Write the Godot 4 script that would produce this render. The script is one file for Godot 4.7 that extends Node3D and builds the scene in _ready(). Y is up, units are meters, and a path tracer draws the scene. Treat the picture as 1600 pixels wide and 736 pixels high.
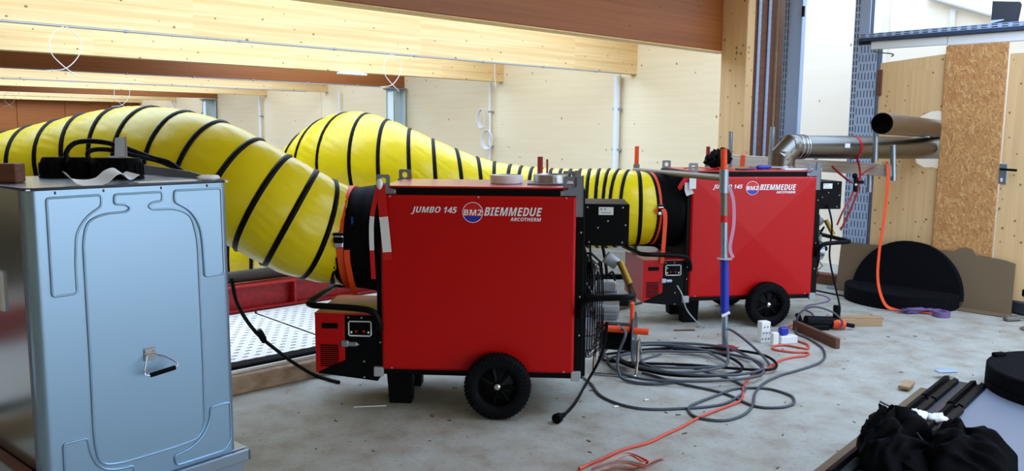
extends Node3D

const TH := 0.7575                       # heading of the beams
var bb := Basis(Vector3.UP, TH)          # building axes: x along the beams to the far wall, z along the wall to the viewer
const BO := Vector3(1.663, 0, -11.197)   # where the first pale beam meets the far wall
var rng := RandomNumberGenerator.new()
var taken := {}
var M := {}
var smooth_id := 1


# ---------- names and nodes ----------
func numbered(called: String) -> String:
	var n: int = taken.get(called, 0)
	taken[called] = n + 1
	return called if n == 0 else "%s_%03d" % [called, n]

func tag(o: Node3D, label: String, category: String, group := "") -> Node3D:
	o.set_meta("label", label)
	o.set_meta("category", category)
	if group != "":
		o.set_meta("group", group)
	return o

func base(called: String, xf: Transform3D) -> Node3D:
	var o := Node3D.new()
	o.name = numbered(called)
	add_child(o)
	o.transform = xf
	return o

func thing(called: String, label: String, category: String, xf := Transform3D(), group := "") -> Node3D:
	return tag(base(called, xf), label, category, group)

func put(called: String, mesh: Mesh, mat: Material, parent: Node = null, xf := Transform3D()) -> MeshInstance3D:
	var o := MeshInstance3D.new()
	o.name = called if parent else numbered(called)
	o.mesh = mesh
	o.material_override = mat
	o.transform = xf
	(parent if parent else self).add_child(o, true)
	return o

func part(called: String, st: SurfaceTool, mat: Material, parent: Node = null, xf := Transform3D()) -> MeshInstance3D:
	return put(called, done(st), mat, parent, xf)

func solo(called: String, st: SurfaceTool, mat: Material, label: String, category: String, group := "", xf := Transform3D()) -> MeshInstance3D:
	var o := part(called, st, mat, null, xf)
	tag(o, label, category, group)
	return o

func struct(o: Node3D) -> Node3D:
	o.set_meta("kind", "structure")
	return o

func stuff(o: Node3D) -> Node3D:
	o.set_meta("kind", "stuff")
	return o

func copy_of(o: Node3D, xf: Transform3D, label: String) -> Node3D:
	var c: Node3D = o.duplicate()
	var plain := String(o.name)
	c.name = numbered(plain)
	add_child(c)
	c.transform = xf
	c.set_meta("label", label)
	return c

# building coordinates to the world
func bp(x: float, y: float, z: float) -> Vector3:
	return BO + bb * Vector3(x, 0, z) + Vector3(0, y, 0)

func bx(x: float, y: float, z: float) -> Transform3D:
	return Transform3D(bb, bp(x, y, z))

func at(x: float, y: float, z: float, turn := 0.0) -> Transform3D:
	return Transform3D(Basis(Vector3.UP, turn), Vector3(x, y, z))


# ---------- mesh building ----------
func mb() -> SurfaceTool:
	var st := SurfaceTool.new()
	st.begin(Mesh.PRIMITIVE_TRIANGLES)
	st.set_smooth_group(-1)
	return st

func done(st: SurfaceTool) -> ArrayMesh:
	st.generate_normals()
	st.index()
	return st.commit()

func soft(st: SurfaceTool, on := true) -> void:
	if on:
		smooth_id += 1
		st.set_smooth_group(smooth_id)
	else:
		st.set_smooth_group(-1)

func tri(st: SurfaceTool, a: Vector3, b: Vector3, c: Vector3) -> void:
	st.add_vertex(a); st.add_vertex(b); st.add_vertex(c)

func quad(st: SurfaceTool, a: Vector3, b: Vector3, c: Vector3, d: Vector3) -> void:
	tri(st, a, b, c); tri(st, a, c, d)

# a face of a convex body, turned away from the body's middle
func facet(st: SurfaceTool, p: Array, mid: Vector3) -> void:
	var n: Vector3 = (p[2] - p[0]).cross(p[1] - p[0])
	if n.dot((p[0] + p[2]) * 0.5 - mid) < 0.0:
		p.reverse()
	for i in range(1, p.size() - 1):
		tri(st, p[0], p[i], p[i + 1])

func box(st: SurfaceTool, c: Vector3, s: Vector3, bevel := 0.0, basis := Basis()) -> void:
	soft(st, false)
	var h := s * 0.5
	if bevel <= 0.0:
		for ax in 3:
			for sg in [-1.0, 1.0]:
				var p := []
				for k in [[-1, -1], [1, -1], [1, 1], [-1, 1]]:
					var v := Vector3()
					v[ax] = h[ax] * sg
					v[(ax + 1) % 3] = h[(ax + 1) % 3] * k[0]
					v[(ax + 2) % 3] = h[(ax + 2) % 3] * k[1]
					p.append(c + basis * v)
				facet(st, p, c)
		return
	var b: float = min(bevel, min(h.x, min(h.y, h.z)) * 0.9)
	for ax in 3:
		var u := (ax + 1) % 3
		var w := (ax + 2) % 3
		for sg in [-1.0, 1.0]:
			var p := []
			for k in [[-1, -1], [1, -1], [1, 1], [-1, 1]]:
				var v := Vector3()
				v[ax] = h[ax] * sg; v[u] = (h[u] - b) * k[0]; v[w] = (h[w] - b) * k[1]
				p.append(c + basis * v)
			facet(st, p, c)
			for sw in [-1.0, 1.0]:      # chamfer between +-u and +-w, running along ax
				var q := []
				for k in [[-1, 0], [1, 0], [1, 1], [-1, 1]]:
					var v := Vector3()
					v[ax] = (h[ax] - b) * k[0]
					v[u] = (h[u] - (b if k[1] == 1 else 0.0)) * sg
					v[w] = (h[w] - (b if k[1] == 0 else 0.0)) * sw
					q.append(c + basis * v)
				facet(st, q, c)
	for sx in [-1.0, 1.0]:
		for sy in [-1.0, 1.0]:
			for sz in [-1.0, 1.0]:
				facet(st, [c + basis * Vector3(h.x * sx, (h.y - b) * sy, (h.z - b) * sz), c + basis * Vector3((h.x - b) * sx, h.y * sy, (h.z - b) * sz), c + basis * Vector3((h.x - b) * sx, (h.y - b) * sy, h.z * sz)], c)

# a box given by its two corners
func slab(st: SurfaceTool, a: Vector3, b: Vector3, bevel := 0.0) -> void:
	box(st, (a + b) * 0.5, (b - a).abs(), bevel)

func frames(pts: PackedVector3Array, closed: bool) -> Array:
	var n := pts.size()
	var out := []
	var prev := Vector3()
	var nor := Vector3()
	for i in n:
		var a: Vector3 = pts[(i - 1 + n) % n] if closed or i > 0 else pts[i]
		var b: Vector3 = pts[(i + 1) % n] if closed or i < n - 1 else pts[i]
		var t := (b - a).normalized()
		if i == 0:
			nor = t.cross(Vector3.UP if absf(t.y) < 0.9 else Vector3.RIGHT).normalized()
		else:
			var ax := prev.cross(t)
			if ax.length() > 1e-6:
				nor = nor.rotated(ax.normalized(), prev.angle_to(t))
		nor = (nor - t * nor.dot(t)).normalized()
		prev = t
		out.append([t, nor, t.cross(nor).normalized()])
	return out

func tube(st: SurfaceTool, pts: PackedVector3Array, r: float, sides := 8, closed := false, squash := 1.0, r_end := -1.0) -> void:
	soft(st)
	var fr := frames(pts, closed)
	var n := pts.size()
	var rings := []
	for i in n:
		var rr := r if r_end < 0.0 else lerpf(r, r_end, float(i) / (n - 1))
		var ring := PackedVector3Array()
		for k in sides:
			var a := TAU * k / sides
			ring.append(pts[i] + fr[i][1] * cos(a) * rr + fr[i][2] * sin(a) * rr * squash)
		rings.append(ring)
	for i in (n if closed else n - 1):
		var p: PackedVector3Array = rings[i]
		var q: PackedVector3Array = rings[(i + 1) % n]
		for k in sides:
			var l := (k + 1) % sides
			quad(st, p[k], q[k], q[l], p[l])
	if not closed:
		soft(st, false)
		for k in range(1, sides - 1):
			tri(st, rings[0][0], rings[0][k], rings[0][k + 1])
			tri(st, rings[n - 1][0], rings[n - 1][k + 1], rings[n - 1][k])

# Catmull-Rom through the points
func spline(ctrl: Array, per := 8, closed := false) -> PackedVector3Array:
	var out := PackedVector3Array()
	var n := ctrl.size()
	for i in (n if closed else n - 1):
		var p1: Vector3 = ctrl[i]
		var p2: Vector3 = ctrl[(i + 1) % n]
		var p0: Vector3 = ctrl[(i - 1 + n) % n] if closed or i > 0 else p1 * 2.0 - p2
		var p3: Vector3 = ctrl[(i + 2) % n] if closed or i < n - 2 else p2 * 2.0 - p1
		for k in per:
			out.append(p1.cubic_interpolate(p2, p0, p3, float(k) / per))
	if not closed:
		out.append(ctrl[n - 1])
	return out

func rod(st: SurfaceTool, a: Vector3, b: Vector3, r: float, sides := 12, r_end := -1.0) -> void:
	tube(st, PackedVector3Array([a, b]), r, sides, false, 1.0, r_end)

# profile of (radius, height) turned about the local y axis; round = one smooth skin
func lathe(st: SurfaceTool, prof: Array, xf: Transform3D, n := 24, round := false, arc := TAU) -> void:
	if round:
		soft(st)
	for i in prof.size() - 1:
		if not round:
			soft(st)
		var a: Vector2 = prof[i]
		var b: Vector2 = prof[i + 1]
		for k in n:
			var s := arc * k / n
			var t := arc * (k + 1) / n
			var p := [xf * Vector3(cos(s) * a.x, a.y, sin(s) * a.x), xf * Vector3(cos(t) * a.x, a.y, sin(t) * a.x), xf * Vector3(cos(t) * b.x, b.y, sin(t) * b.x), xf * Vector3(cos(s) * b.x, b.y, sin(s) * b.x)]
			if a.x < 1e-5:
				tri(st, p[0], p[2], p[3])
			elif b.x < 1e-5:
				tri(st, p[0], p[1], p[2])
			else:
				quad(st, p[0], p[1], p[2], p[3])

# an outline in local xy, pushed out from z = 0 to z = depth
func extrude(st: SurfaceTool, poly: PackedVector2Array, depth: float, xf := Transform3D(), bevel := 0.0) -> void:
	soft(st, false)
	if not Geometry2D.is_polygon_clockwise(poly):
		poly.reverse()
	var face := poly
	if bevel > 0.0:
		var inset := Geometry2D.offset_polygon(poly, -bevel)
		if inset.size() == 1 and inset[0].size() == poly.size():
			face = inset[0]
			var best := 0
			for i in face.size():
				if face[i].distance_to(poly[0]) < face[best].distance_to(poly[0]):
					best = i
			var turned := PackedVector2Array()
			for i in face.size():
				turned.append(face[(best + i) % face.size()])
			if not Geometry2D.is_polygon_clockwise(turned):
				turned.reverse()
				turned.insert(0, turned[-1]); turned.remove_at(turned.size() - 1)
			face = turned
		else:
			bevel = 0.0
	var ids := Geometry2D.triangulate_polygon(face)
	for i in range(0, ids.size(), 3):
		var q := [face[ids[i]], face[ids[i + 1]], face[ids[i + 2]]]
		if (q[1] - q[0]).cross(q[2] - q[0]) > 0.0:
			q.reverse()
		tri(st, xf * Vector3(q[0].x, q[0].y, depth), xf * Vector3(q[1].x, q[1].y, depth), xf * Vector3(q[2].x, q[2].y, depth))
	ids = Geometry2D.triangulate_polygon(poly)
	for i in range(0, ids.size(), 3):
		var q := [poly[ids[i]], poly[ids[i + 1]], poly[ids[i + 2]]]
		if (q[1] - q[0]).cross(q[2] - q[0]) < 0.0:
			q.reverse()
		tri(st, xf * Vector3(q[0].x, q[0].y, 0), xf * Vector3(q[1].x, q[1].y, 0), xf * Vector3(q[2].x, q[2].y, 0))
	var n := poly.size()
	for i in n:
		var a := poly[i]
		var b := poly[(i + 1) % n]
		var z := depth - bevel
		quad(st, xf * Vector3(a.x, a.y, 0), xf * Vector3(b.x, b.y, 0), xf * Vector3(b.x, b.y, z), xf * Vector3(a.x, a.y, z))
		if bevel > 0.0:
			var c := face[i]
			var d := face[(i + 1) % n]
			quad(st, xf * Vector3(a.x, a.y, z), xf * Vector3(b.x, b.y, z), xf * Vector3(d.x, d.y, depth), xf * Vector3(c.x, c.y, depth))

func outline(pts: Array) -> PackedVector2Array:
	var out := PackedVector2Array()
	for q in pts:
		out.append(Vector2(q[0], q[1]))
	return out

# rounds the corners of an outline
func rounded(pts: Array, r: float, seg := 4) -> PackedVector2Array:
	var out := PackedVector2Array()
	var n := pts.size()
	for i in n:
		var p := Vector2(pts[i][0], pts[i][1])
		var a := Vector2(pts[(i - 1 + n) % n][0], pts[(i - 1 + n) % n][1]) - p
		var b := Vector2(pts[(i + 1) % n][0], pts[(i + 1) % n][1]) - p
		var rr: float = min(r if pts[i].size() < 3 else pts[i][2], min(a.length(), b.length()) * 0.48)
		var s := p + a.normalized() * rr
		var e := p + b.normalized() * rr
		for k in seg + 1:
			var t := float(k) / seg
			out.append(s.lerp(p, t).lerp(p.lerp(e, t), t))
	return out

# a flat strip that follows points; wide = direction across it at each point
func ribbon(st: SurfaceTool, pts: PackedVector3Array, wide: Array, w: float, t: float) -> void:
	soft(st)
	var n := pts.size()
	var rows := []
	for i in n:
		var d := (pts[mini(i + 1, n - 1)] - pts[maxi(i - 1, 0)]).normalized()
		var s: Vector3 = (wide[i] if wide.size() > 1 else wide[0])
		s = (s - d * s.dot(d)).normalized()
		var m := d.cross(s)
		rows.append([pts[i] - s * w * 0.5 - m * t * 0.5, pts[i] + s * w * 0.5 - m * t * 0.5, pts[i] + s * w * 0.5 + m * t * 0.5, pts[i] - s * w * 0.5 + m * t * 0.5])
	for side in 4:
		soft(st)
		for i in n - 1:
			quad(st, rows[i][side], rows[i + 1][side], rows[i + 1][(side + 1) % 4], rows[i][(side + 1) % 4])
	soft(st, false)
	quad(st, rows[0][0], rows[0][1], rows[0][2], rows[0][3])
	quad(st, rows[n - 1][0], rows[n - 1][3], rows[n - 1][2], rows[n - 1][1])

func ball(st: SurfaceTool, c: Vector3, r: Vector3, n := 10, bump := 0.0, noise: FastNoiseLite = null, basis := Basis()) -> void:
	soft(st)
	var rows := []
	var m := maxi(4, n / 2 + 1)
	for i in m + 1:
		var row := []
		var ph := PI * i / m
		for k in n:
			var a := TAU * k / n
			var d := Vector3(sin(ph) * cos(a), cos(ph), sin(ph) * sin(a))
			var f := 1.0 + (bump * noise.get_noise_3dv(c * 7.0 + d * 1.3) if noise else 0.0)
			row.append(c + basis * (d * r * f))
		rows.append(row)
	for i in m:
		for k in n:
			var l := (k + 1) % n
			if i == 0:
				tri(st, rows[0][0], rows[1][k], rows[1][l])
			elif i == m - 1:
				tri(st, rows[i][k], rows[m][0], rows[i][l])
			else:
				quad(st, rows[i][k], rows[i + 1][k], rows[i + 1][l], rows[i][l])

# a sheet in local xy with nx by ny slots cut through it; t deep
func perforated(st: SurfaceTool, w: float, h: float, nx: int, ny: int, fx: float, fy: float, t: float, stagger := false) -> void:
	soft(st, false)
	var cw := w / nx
	var ch := h / ny
	for j in ny:
		var off := 0.5 * cw if stagger and j % 2 == 1 else 0.0
		var n := nx - (1 if off > 0.0 else 0)
		if off > 0.0:
			for e in [[0.0, off], [w - off, w]]:
				quad(st, Vector3(e[0], j * ch, 0), Vector3(e[0], (j + 1) * ch, 0), Vector3(e[1], (j + 1) * ch, 0), Vector3(e[1], j * ch, 0))
		for i in n:
			var a := Vector2(i * cw + off, j * ch)
			var b := a + Vector2(cw, ch)
			var m := (a + b) * 0.5
			var p := [Vector2(a.x, a.y), Vector2(a.x, b.y), Vector2(b.x, b.y), Vector2(b.x, a.y)]
			var q := []
			for c in p:
				q.append(m + (c - m) * Vector2(fx, fy))
			for k in 4:
				var l := (k + 1) % 4
				quad(st, Vector3(p[k].x, p[k].y, 0), Vector3(p[l].x, p[l].y, 0), Vector3(q[l].x, q[l].y, 0), Vector3(q[k].x, q[k].y, 0))
				quad(st, Vector3(q[k].x, q[k].y, 0), Vector3(q[l].x, q[l].y, 0), Vector3(q[l].x, q[l].y, -t), Vector3(q[k].x, q[k].y, -t))

# raised lettering in local xy, its baseline starting at the origin
func lettering(words: String, height: float, width: float, lean: float, weight := 700) -> ArrayMesh:
	var f := SystemFont.new()
	f.font_names = PackedStringArray(["Droid Sans"])
	f.font_weight = weight
	var tm := TextMesh.new()
	tm.font = f
	tm.text = words
	tm.font_size = 64
	tm.pixel_size = 0.01
	tm.depth = 0.02
	tm.curve_step = 1.0
	tm.horizontal_alignment = HORIZONTAL_ALIGNMENT_LEFT
	var arr := tm.surface_get_arrays(0)
	var v: PackedVector3Array = arr[Mesh.ARRAY_VERTEX]
	var lo := Vector3(1e9, 1e9, 1e9)
	var hi := -lo
	for q in v:
		lo = lo.min(q); hi = hi.max(q)
	for i in v.size():
		var q := v[i] - lo
		q = Vector3(q.x / (hi.x - lo.x) * (width - lean * height), q.y / (hi.y - lo.y) * height, q.z * 0.06)
		q.x += q.y * lean
		v[i] = q
	var a2 := []
	a2.resize(Mesh.ARRAY_MAX)
	a2[Mesh.ARRAY_VERTEX] = v
	a2[Mesh.ARRAY_NORMAL] = arr[Mesh.ARRAY_NORMAL]
	a2[Mesh.ARRAY_INDEX] = arr[Mesh.ARRAY_INDEX]
	var am := ArrayMesh.new()
	am.add_surface_from_arrays(Mesh.PRIMITIVE_TRIANGLES, a2)
	return am


# ---------- materials ----------
func mat(c: Color, rough: float, metal := 0.0) -> StandardMaterial3D:
	var m := StandardMaterial3D.new()
	m.albedo_color = c
	m.roughness = rough
	m.metallic = metal
	return m

func noise_tex(freq: float, octaves: int, cols: Array, seed_no: int, size := 512, kind := FastNoiseLite.TYPE_SIMPLEX_SMOOTH) -> NoiseTexture2D:
	var n := FastNoiseLite.new()
	n.seed = seed_no
	n.noise_type = kind
	n.frequency = freq
	n.fractal_octaves = octaves
	var t := NoiseTexture2D.new()
	t.width = size; t.height = size
	t.seamless = true
	t.noise = n
	if cols.size():
		var g := Gradient.new()
		var off := PackedFloat32Array()
		var cc := PackedColorArray()
		for c in cols:
			off.append(c[0]); cc.append(c[1])
		g.offsets = off; g.colors = cc
		t.color_ramp = g
	return t

# wood in lamellas: grain along x, knots here and there; one picture is about 2.4 m by 1.2 m
func wood_image(light: Color, dark: Color, rows: int, knots: int, seed_no: int, contrast := 1.0) -> ImageTexture:
	rng.seed = seed_no
	var w := 512
	var h := 256
	var im := Image.create(w, h, false, Image.FORMAT_RGB8)
	var n := FastNoiseLite.new()
	n.seed = seed_no
	n.frequency = 0.05
	n.fractal_octaves = 3
	var tone := []
	var shift := []
	for r in rows:
		tone.append(rng.randf_range(-0.16, 0.16))
		shift.append(rng.randf_range(0, 900))
	var kn := []
	for k in knots:
		kn.append(Vector3(rng.randf() * w, rng.randf() * h, rng.randf_range(0.9, 2.2)))
	for y in h:
		var row := y * rows / h
		for x in w:
			var g := n.get_noise_2d(x * 0.045 + shift[row], y * 1.7) * 0.5 + n.get_noise_2d(x * 0.012 + shift[row], y * 5.0 + 300.0) * 0.35
			var t := clampf(0.4 + contrast * (g * 0.8 + tone[row]), 0.0, 1.0)
			im.set_pixel(x, y, light.lerp(dark, t))
	for k in kn:
		for dy in range(-6, 7):
			for dx in range(-8, 9):
				var d: float = Vector2(dx * 0.75, dy).length() / k.z
				if d < 1.5:
					var px := posmod(int(k.x) + dx, w)
					var py := posmod(int(k.y) + dy, h)
					var c := im.get_pixel(px, py)
					im.set_pixel(px, py, c.lerp(Color(0.33, 0.18, 0.08), clampf(1.25 - d, 0.0, 0.75)))
	return ImageTexture.create_from_image(im)

func osb_image(seed_no: int) -> ImageTexture:
	rng.seed = seed_no
	var w := 512
	var im := Image.create(w, w, false, Image.FORMAT_RGB8)
	im.fill(Color(0.72, 0.50, 0.28))
	var cols := [Color(0.84, 0.63, 0.38), Color(0.78, 0.56, 0.32), Color(0.72, 0.49, 0.27), Color(0.64, 0.42, 0.23), Color(0.88, 0.72, 0.48), Color(0.80, 0.57, 0.33), Color(0.74, 0.52, 0.29)]
	for s in 8000:
		var c: Color = cols[rng.randi() % cols.size()]
		var p := Vector2(rng.randf() * w, rng.randf() * w)
		var a := rng.randfn(1.35, 0.7)
		var d := Vector2(cos(a), sin(a))
		var l := rng.randf_range(10, 34)
		var b := rng.randf_range(2.0, 5.5)
		c = c.lerp(Color(0.74, 0.52, 0.30), rng.randf_range(0.05, 0.5))
		for i in range(int(-l * 0.5), int(l * 0.5)):
			for j in range(int(-b * 0.5), int(b * 0.5) + 1):
				var q := p + d * i + Vector2(-d.y, d.x) * j
				im.set_pixel(posmod(int(q.x), w), posmod(int(q.y), w), c)
	return ImageTexture.create_from_image(im)

func tri_tex(m: StandardMaterial3D, t: Texture2D, scale: Vector3, world := false) -> StandardMaterial3D:
	m.albedo_texture = t
	m.albedo_color = Color.WHITE
	m.uv1_triplanar = true
	m.uv1_world_triplanar = world
	m.uv1_scale = scale
	m.uv1_triplanar_sharpness = 8.0
	return m

func make_materials() -> void:
	var glulam := wood_image(Color(0.96, 0.84, 0.61), Color(0.86, 0.67, 0.40), 6, 34, 11, 1.0)
	M.glulam = tri_tex(mat(Color.WHITE, 0.42), glulam, Vector3(0.42, 0.9, 0.9))
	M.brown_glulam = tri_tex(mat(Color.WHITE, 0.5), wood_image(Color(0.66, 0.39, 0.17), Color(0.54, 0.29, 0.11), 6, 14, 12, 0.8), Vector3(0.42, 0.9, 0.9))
	var clt := wood_image(Color(0.97, 0.91, 0.77), Color(0.92, 0.82, 0.62), 3, 10, 23, 0.5)
	M.clt = tri_tex(mat(Color.WHITE, 0.5), clt, Vector3(0.5, 0.5, 0.5))
	var upright := Image.create_from_data(512, 256, false, Image.FORMAT_RGB8, wood_image(Color(0.92, 0.78, 0.56), Color(0.82, 0.64, 0.42), 5, 130, 31, 0.7).get_image().get_data())
	upright.rotate_90(CLOCKWISE)
	var upright_tex := ImageTexture.create_from_image(upright)
	M.post = tri_tex(mat(Color.WHITE, 0.5), upright_tex, Vector3(0.8, 0.4, 0.8))
	M.clt_daylit = tri_tex(mat(Color.WHITE, 0.5), wood_image(Color(0.97, 0.93, 0.85), Color(0.94, 0.88, 0.76), 3, 4, 24, 0.4), Vector3(0.5, 0.5, 0.5))  # paler copy of the wall wood: strong daylight behind the partition, put into colour
	M.ply = tri_tex(mat(Color.WHITE, 0.6), upright_tex, Vector3(0.9, 0.5, 0.9))
	M.osb = tri_tex(mat(Color.WHITE, 0.65), osb_image(5), Vector3(0.9, 0.9, 0.9))
	M.plank = tri_tex(mat(Color.WHITE, 0.8), wood_image(Color(0.74, 0.62, 0.47), Color(0.55, 0.42, 0.28), 2, 8, 41), Vector3(0.9, 2.0, 2.0))
	M.old_wood = tri_tex(mat(Color.WHITE, 0.8), wood_image(Color(0.86, 0.82, 0.76), Color(0.68, 0.62, 0.54), 2, 8, 43), Vector3(0.9, 2.0, 2.0))
	M.dark_wood = tri_tex(mat(Color.WHITE, 0.7), wood_image(Color(0.42, 0.27, 0.17), Color(0.30, 0.18, 0.10), 2, 6, 47), Vector3(0.9, 2.0, 2.0))
	M.brown_wood = tri_tex(mat(Color.WHITE, 0.7), wood_image(Color(0.50, 0.30, 0.20), Color(0.34, 0.19, 0.12), 2, 6, 49), Vector3(1.4, 3.0, 3.0))
	# concrete
	var con := mat(Color.WHITE, 0.72)
	tri_tex(con, noise_tex(0.012, 5, [[0.0, Color(0.58, 0.54, 0.47)], [0.35, Color(0.64, 0.62, 0.56)], [0.55, Color(0.665, 0.655, 0.60)], [0.75, Color(0.68, 0.675, 0.625)], [1.0, Color(0.72, 0.715, 0.67)]], 3, 1024), Vector3(0.33, 0.33, 0.33), true)
	con.detail_enabled = true
	con.detail_blend_mode = BaseMaterial3D.BLEND_MODE_MUL
	con.detail_albedo = noise_tex(0.09, 4, [[0.0, Color(0.80, 0.77, 0.72)], [0.22, Color(0.95, 0.94, 0.92)], [0.35, Color(1, 1, 1)], [1.0, Color(1, 1, 1)]], 9, 1024)
	con.heightmap_enabled = false
	con.normal_enabled = true
	var cn := noise_tex(0.05, 4, [], 4, 512)
	cn.as_normal_map = true
	cn.bump_strength = 1.2
	con.normal_texture = cn
	con.normal_scale = 0.35
	M.concrete = con
	M.hall_floor = tri_tex(mat(Color.WHITE, 0.8), noise_tex(0.02, 4, [[0.0, Color(0.30, 0.28, 0.24)], [1.0, Color(0.48, 0.46, 0.40)]], 6), Vector3(0.3, 0.3, 0.3), true)
	M.kerb = tri_tex(mat(Color.WHITE, 0.85), noise_tex(0.03, 4, [[0.0, Color(0.48, 0.37, 0.28)], [1.0, Color(0.72, 0.62, 0.50)]], 8), Vector3(0.8, 0.8, 0.8), true)
	# paints and plastics
	M.red = mat(Color(0.72, 0.022, 0.02), 0.42)
	M.red.metallic_specular = 0.3
	M.red.clearcoat_enabled = true
	M.red.clearcoat = 0.12
	M.red.clearcoat_roughness = 0.2
	M.red_top = mat(Color(0.70, 0.03, 0.03), 0.3)
	M.red_top.clearcoat_enabled = true
	M.red_top.clearcoat = 0.3
	M.red_top.clearcoat_roughness = 0.2
	M.black = mat(Color(0.022, 0.022, 0.024), 0.45)
	M.black_gloss = mat(Color(0.018, 0.018, 0.018), 0.25)
	M.rubber = mat(Color(0.028, 0.028, 0.03), 0.75)
	M.tyre = mat(Color(0.035, 0.037, 0.042), 0.68)
	M.black_cloth = mat(Color(0.02, 0.02, 0.021), 0.7)
	M.jacket = mat(Color(0.010, 0.011, 0.016), 0.75)
	M.foam = mat(Color(0.10, 0.105, 0.115), 0.95)
	var fn := noise_tex(0.09, 3, [], 14, 512)
	fn.as_normal_map = true
	fn.bump_strength = 5.0
	M.foam.normal_enabled = true
	M.foam.normal_texture = fn
	M.foam.uv1_triplanar = true
	M.foam.uv1_scale = Vector3(2, 2, 2)
	M.foam.albedo_texture = noise_tex(0.16, 3, [[0.0, Color(0.03, 0.033, 0.04)], [0.62, Color(0.05, 0.054, 0.064)], [0.9, Color(0.10, 0.105, 0.12)], [1.0, Color(0.3, 0.3, 0.3)]], 15)
	M.foam.albedo_color = Color.WHITE
	M.yellow = mat(Color(0.90, 0.80, 0.0), 0.36)
	M.wire = mat(Color(0.03, 0.03, 0.03), 0.5)
	M.orange = mat(Color(0.92, 0.28, 0.05), 0.55)
	M.orange_cable = mat(Color(0.80, 0.30, 0.20), 0.5)
	M.grey_cable = mat(Color(0.26, 0.28, 0.30), 0.48)
	M.black_cable = mat(Color(0.05, 0.05, 0.052), 0.5)
	M.white = mat(Color(0.90, 0.90, 0.88), 0.5)
	M.white_gloss = mat(Color(0.92, 0.93, 0.93), 0.3)
	M.white_deck = mat(Color(0.93, 0.92, 0.89), 0.45)
	M.letter = mat(Color(0.93, 0.93, 0.92), 0.5)
	M.blue = mat(Color(0.08, 0.16, 0.62), 0.4)
	M.logo_red = mat(Color(0.78, 0.04, 0.06), 0.4)
	M.grey_paint = mat(Color(0.46, 0.48, 0.50), 0.45)
	M.light_grey = mat(Color(0.62, 0.63, 0.63), 0.4)
	M.card = mat(Color(0.44, 0.36, 0.26), 0.9)
	M.purple = mat(Color(0.42, 0.33, 0.50), 0.6)
	M.clear_grey = mat(Color(0.82, 0.88, 0.90), 0.35)
	M.green = mat(Color(0.10, 0.55, 0.40), 0.5)
	M.rust_red = mat(Color(0.55, 0.10, 0.06), 0.7)
	M.beam_red = tri_tex(mat(Color.WHITE, 0.5), noise_tex(0.03, 4, [[0.0, Color(0.55, 0.05, 0.07)], [1.0, Color(0.76, 0.08, 0.09)]], 19), Vector3(1, 1, 1))
	# metals
	M.steel = mat(Color(0.72, 0.73, 0.74), 0.28, 0.95)
	M.chrome = mat(Color(0.82, 0.82, 0.83), 0.12, 1.0)
	M.alu = mat(Color(0.66, 0.68, 0.70), 0.4, 0.85)
	M.flue = mat(Color(0.50, 0.49, 0.46), 0.33, 1.0)
	M.brass = mat(Color(0.62, 0.48, 0.16), 0.45, 0.6)
	var gal := mat(Color.WHITE, 0.24, 0.9)
	tri_tex(gal, noise_tex(0.06, 2, [[0.0, Color(0.52, 0.57, 0.62)], [0.5, Color(0.64, 0.68, 0.72)], [1.0, Color(0.76, 0.79, 0.82)]], 21, 512, FastNoiseLite.TYPE_CELLULAR), Vector3(3, 3, 3))
	M.galv = gal
	M.galv_smooth = mat(Color(0.60, 0.66, 0.71), 0.36, 0.85)
	M.galv_side = mat(Color(0.66, 0.68, 0.66), 0.2, 0.95)
	M.scaffold = mat(Color(0.50, 0.49, 0.46), 0.45, 0.75)
	M.stud = mat(Color(0.68, 0.76, 0.86), 0.42, 0.25)
	M.stud_dark = mat(Color(0.20, 0.25, 0.34), 0.6, 0.2)
	M.sheet_dark = mat(Color(0.26, 0.28, 0.31), 0.35, 0.35)
	M.lamp = mat(Color(0.2, 0.9, 0.5), 0.4)
	var gf := mat(Color(0.60, 0.72, 0.81), 0.34, 0.8)
	M.galv_front = gf
	for k in ["black", "black_gloss", "rubber", "tyre", "black_cloth", "jacket", "foam", "wire", "black_cable"]:
		M[k].metallic_specular = 0.22


# ---------- view, light ----------
func _ready() -> void:
	var cam := Camera3D.new()
	cam.name = "camera"
	cam.fov = 32.058
	cam.near = 0.05
	cam.far = 200.0
	cam.transform = Transform3D(Basis(Vector3(0.99997, 0.00732, -0.00092), Vector3(-0.00738, 0.99211, -0.12518), Vector3(0, 0.12518, 0.99213)).orthonormalized(), Vector3(0, 1.45, 0))
	add_child(cam)
	cam.current = true
	var sky_mat := ProceduralSkyMaterial.new()
	sky_mat.sky_top_color = Color(0.70, 0.80, 0.95)
	sky_mat.sky_horizon_color = Color(0.88, 0.93, 1.0)
	sky_mat.sky_curve = 0.2
	sky_mat.ground_bottom_color = Color(0.40, 0.38, 0.35)
	sky_mat.ground_horizon_color = Color(0.55, 0.54, 0.52)
	var sky := Sky.new()
	sky.sky_material = sky_mat
	var env := Environment.new()
	env.background_mode = Environment.BG_SKY
	env.sky = sky
	env.background_energy_multiplier = 1.0
	env.tonemap_mode = Environment.TONE_MAPPER_LINEAR
	env.tonemap_exposure = 6.5
	env.sdfgi_enabled = true
	env.ssao_enabled = true
	env.ssil_enabled = true
	var we := WorldEnvironment.new()
	we.name = "world_environment"
	we.environment = env
	add_child(we)
	make_materials()
	build_shell()
	build_beams()
	build_wall_fittings()
	build_edge()
	build_partition()
	build_heaters()
	build_hoses()
	build_cabinet()
	build_flues()
	build_scaffold()
	build_cables()
	build_right_side()
	build_foreground()
	build_small()


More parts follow.
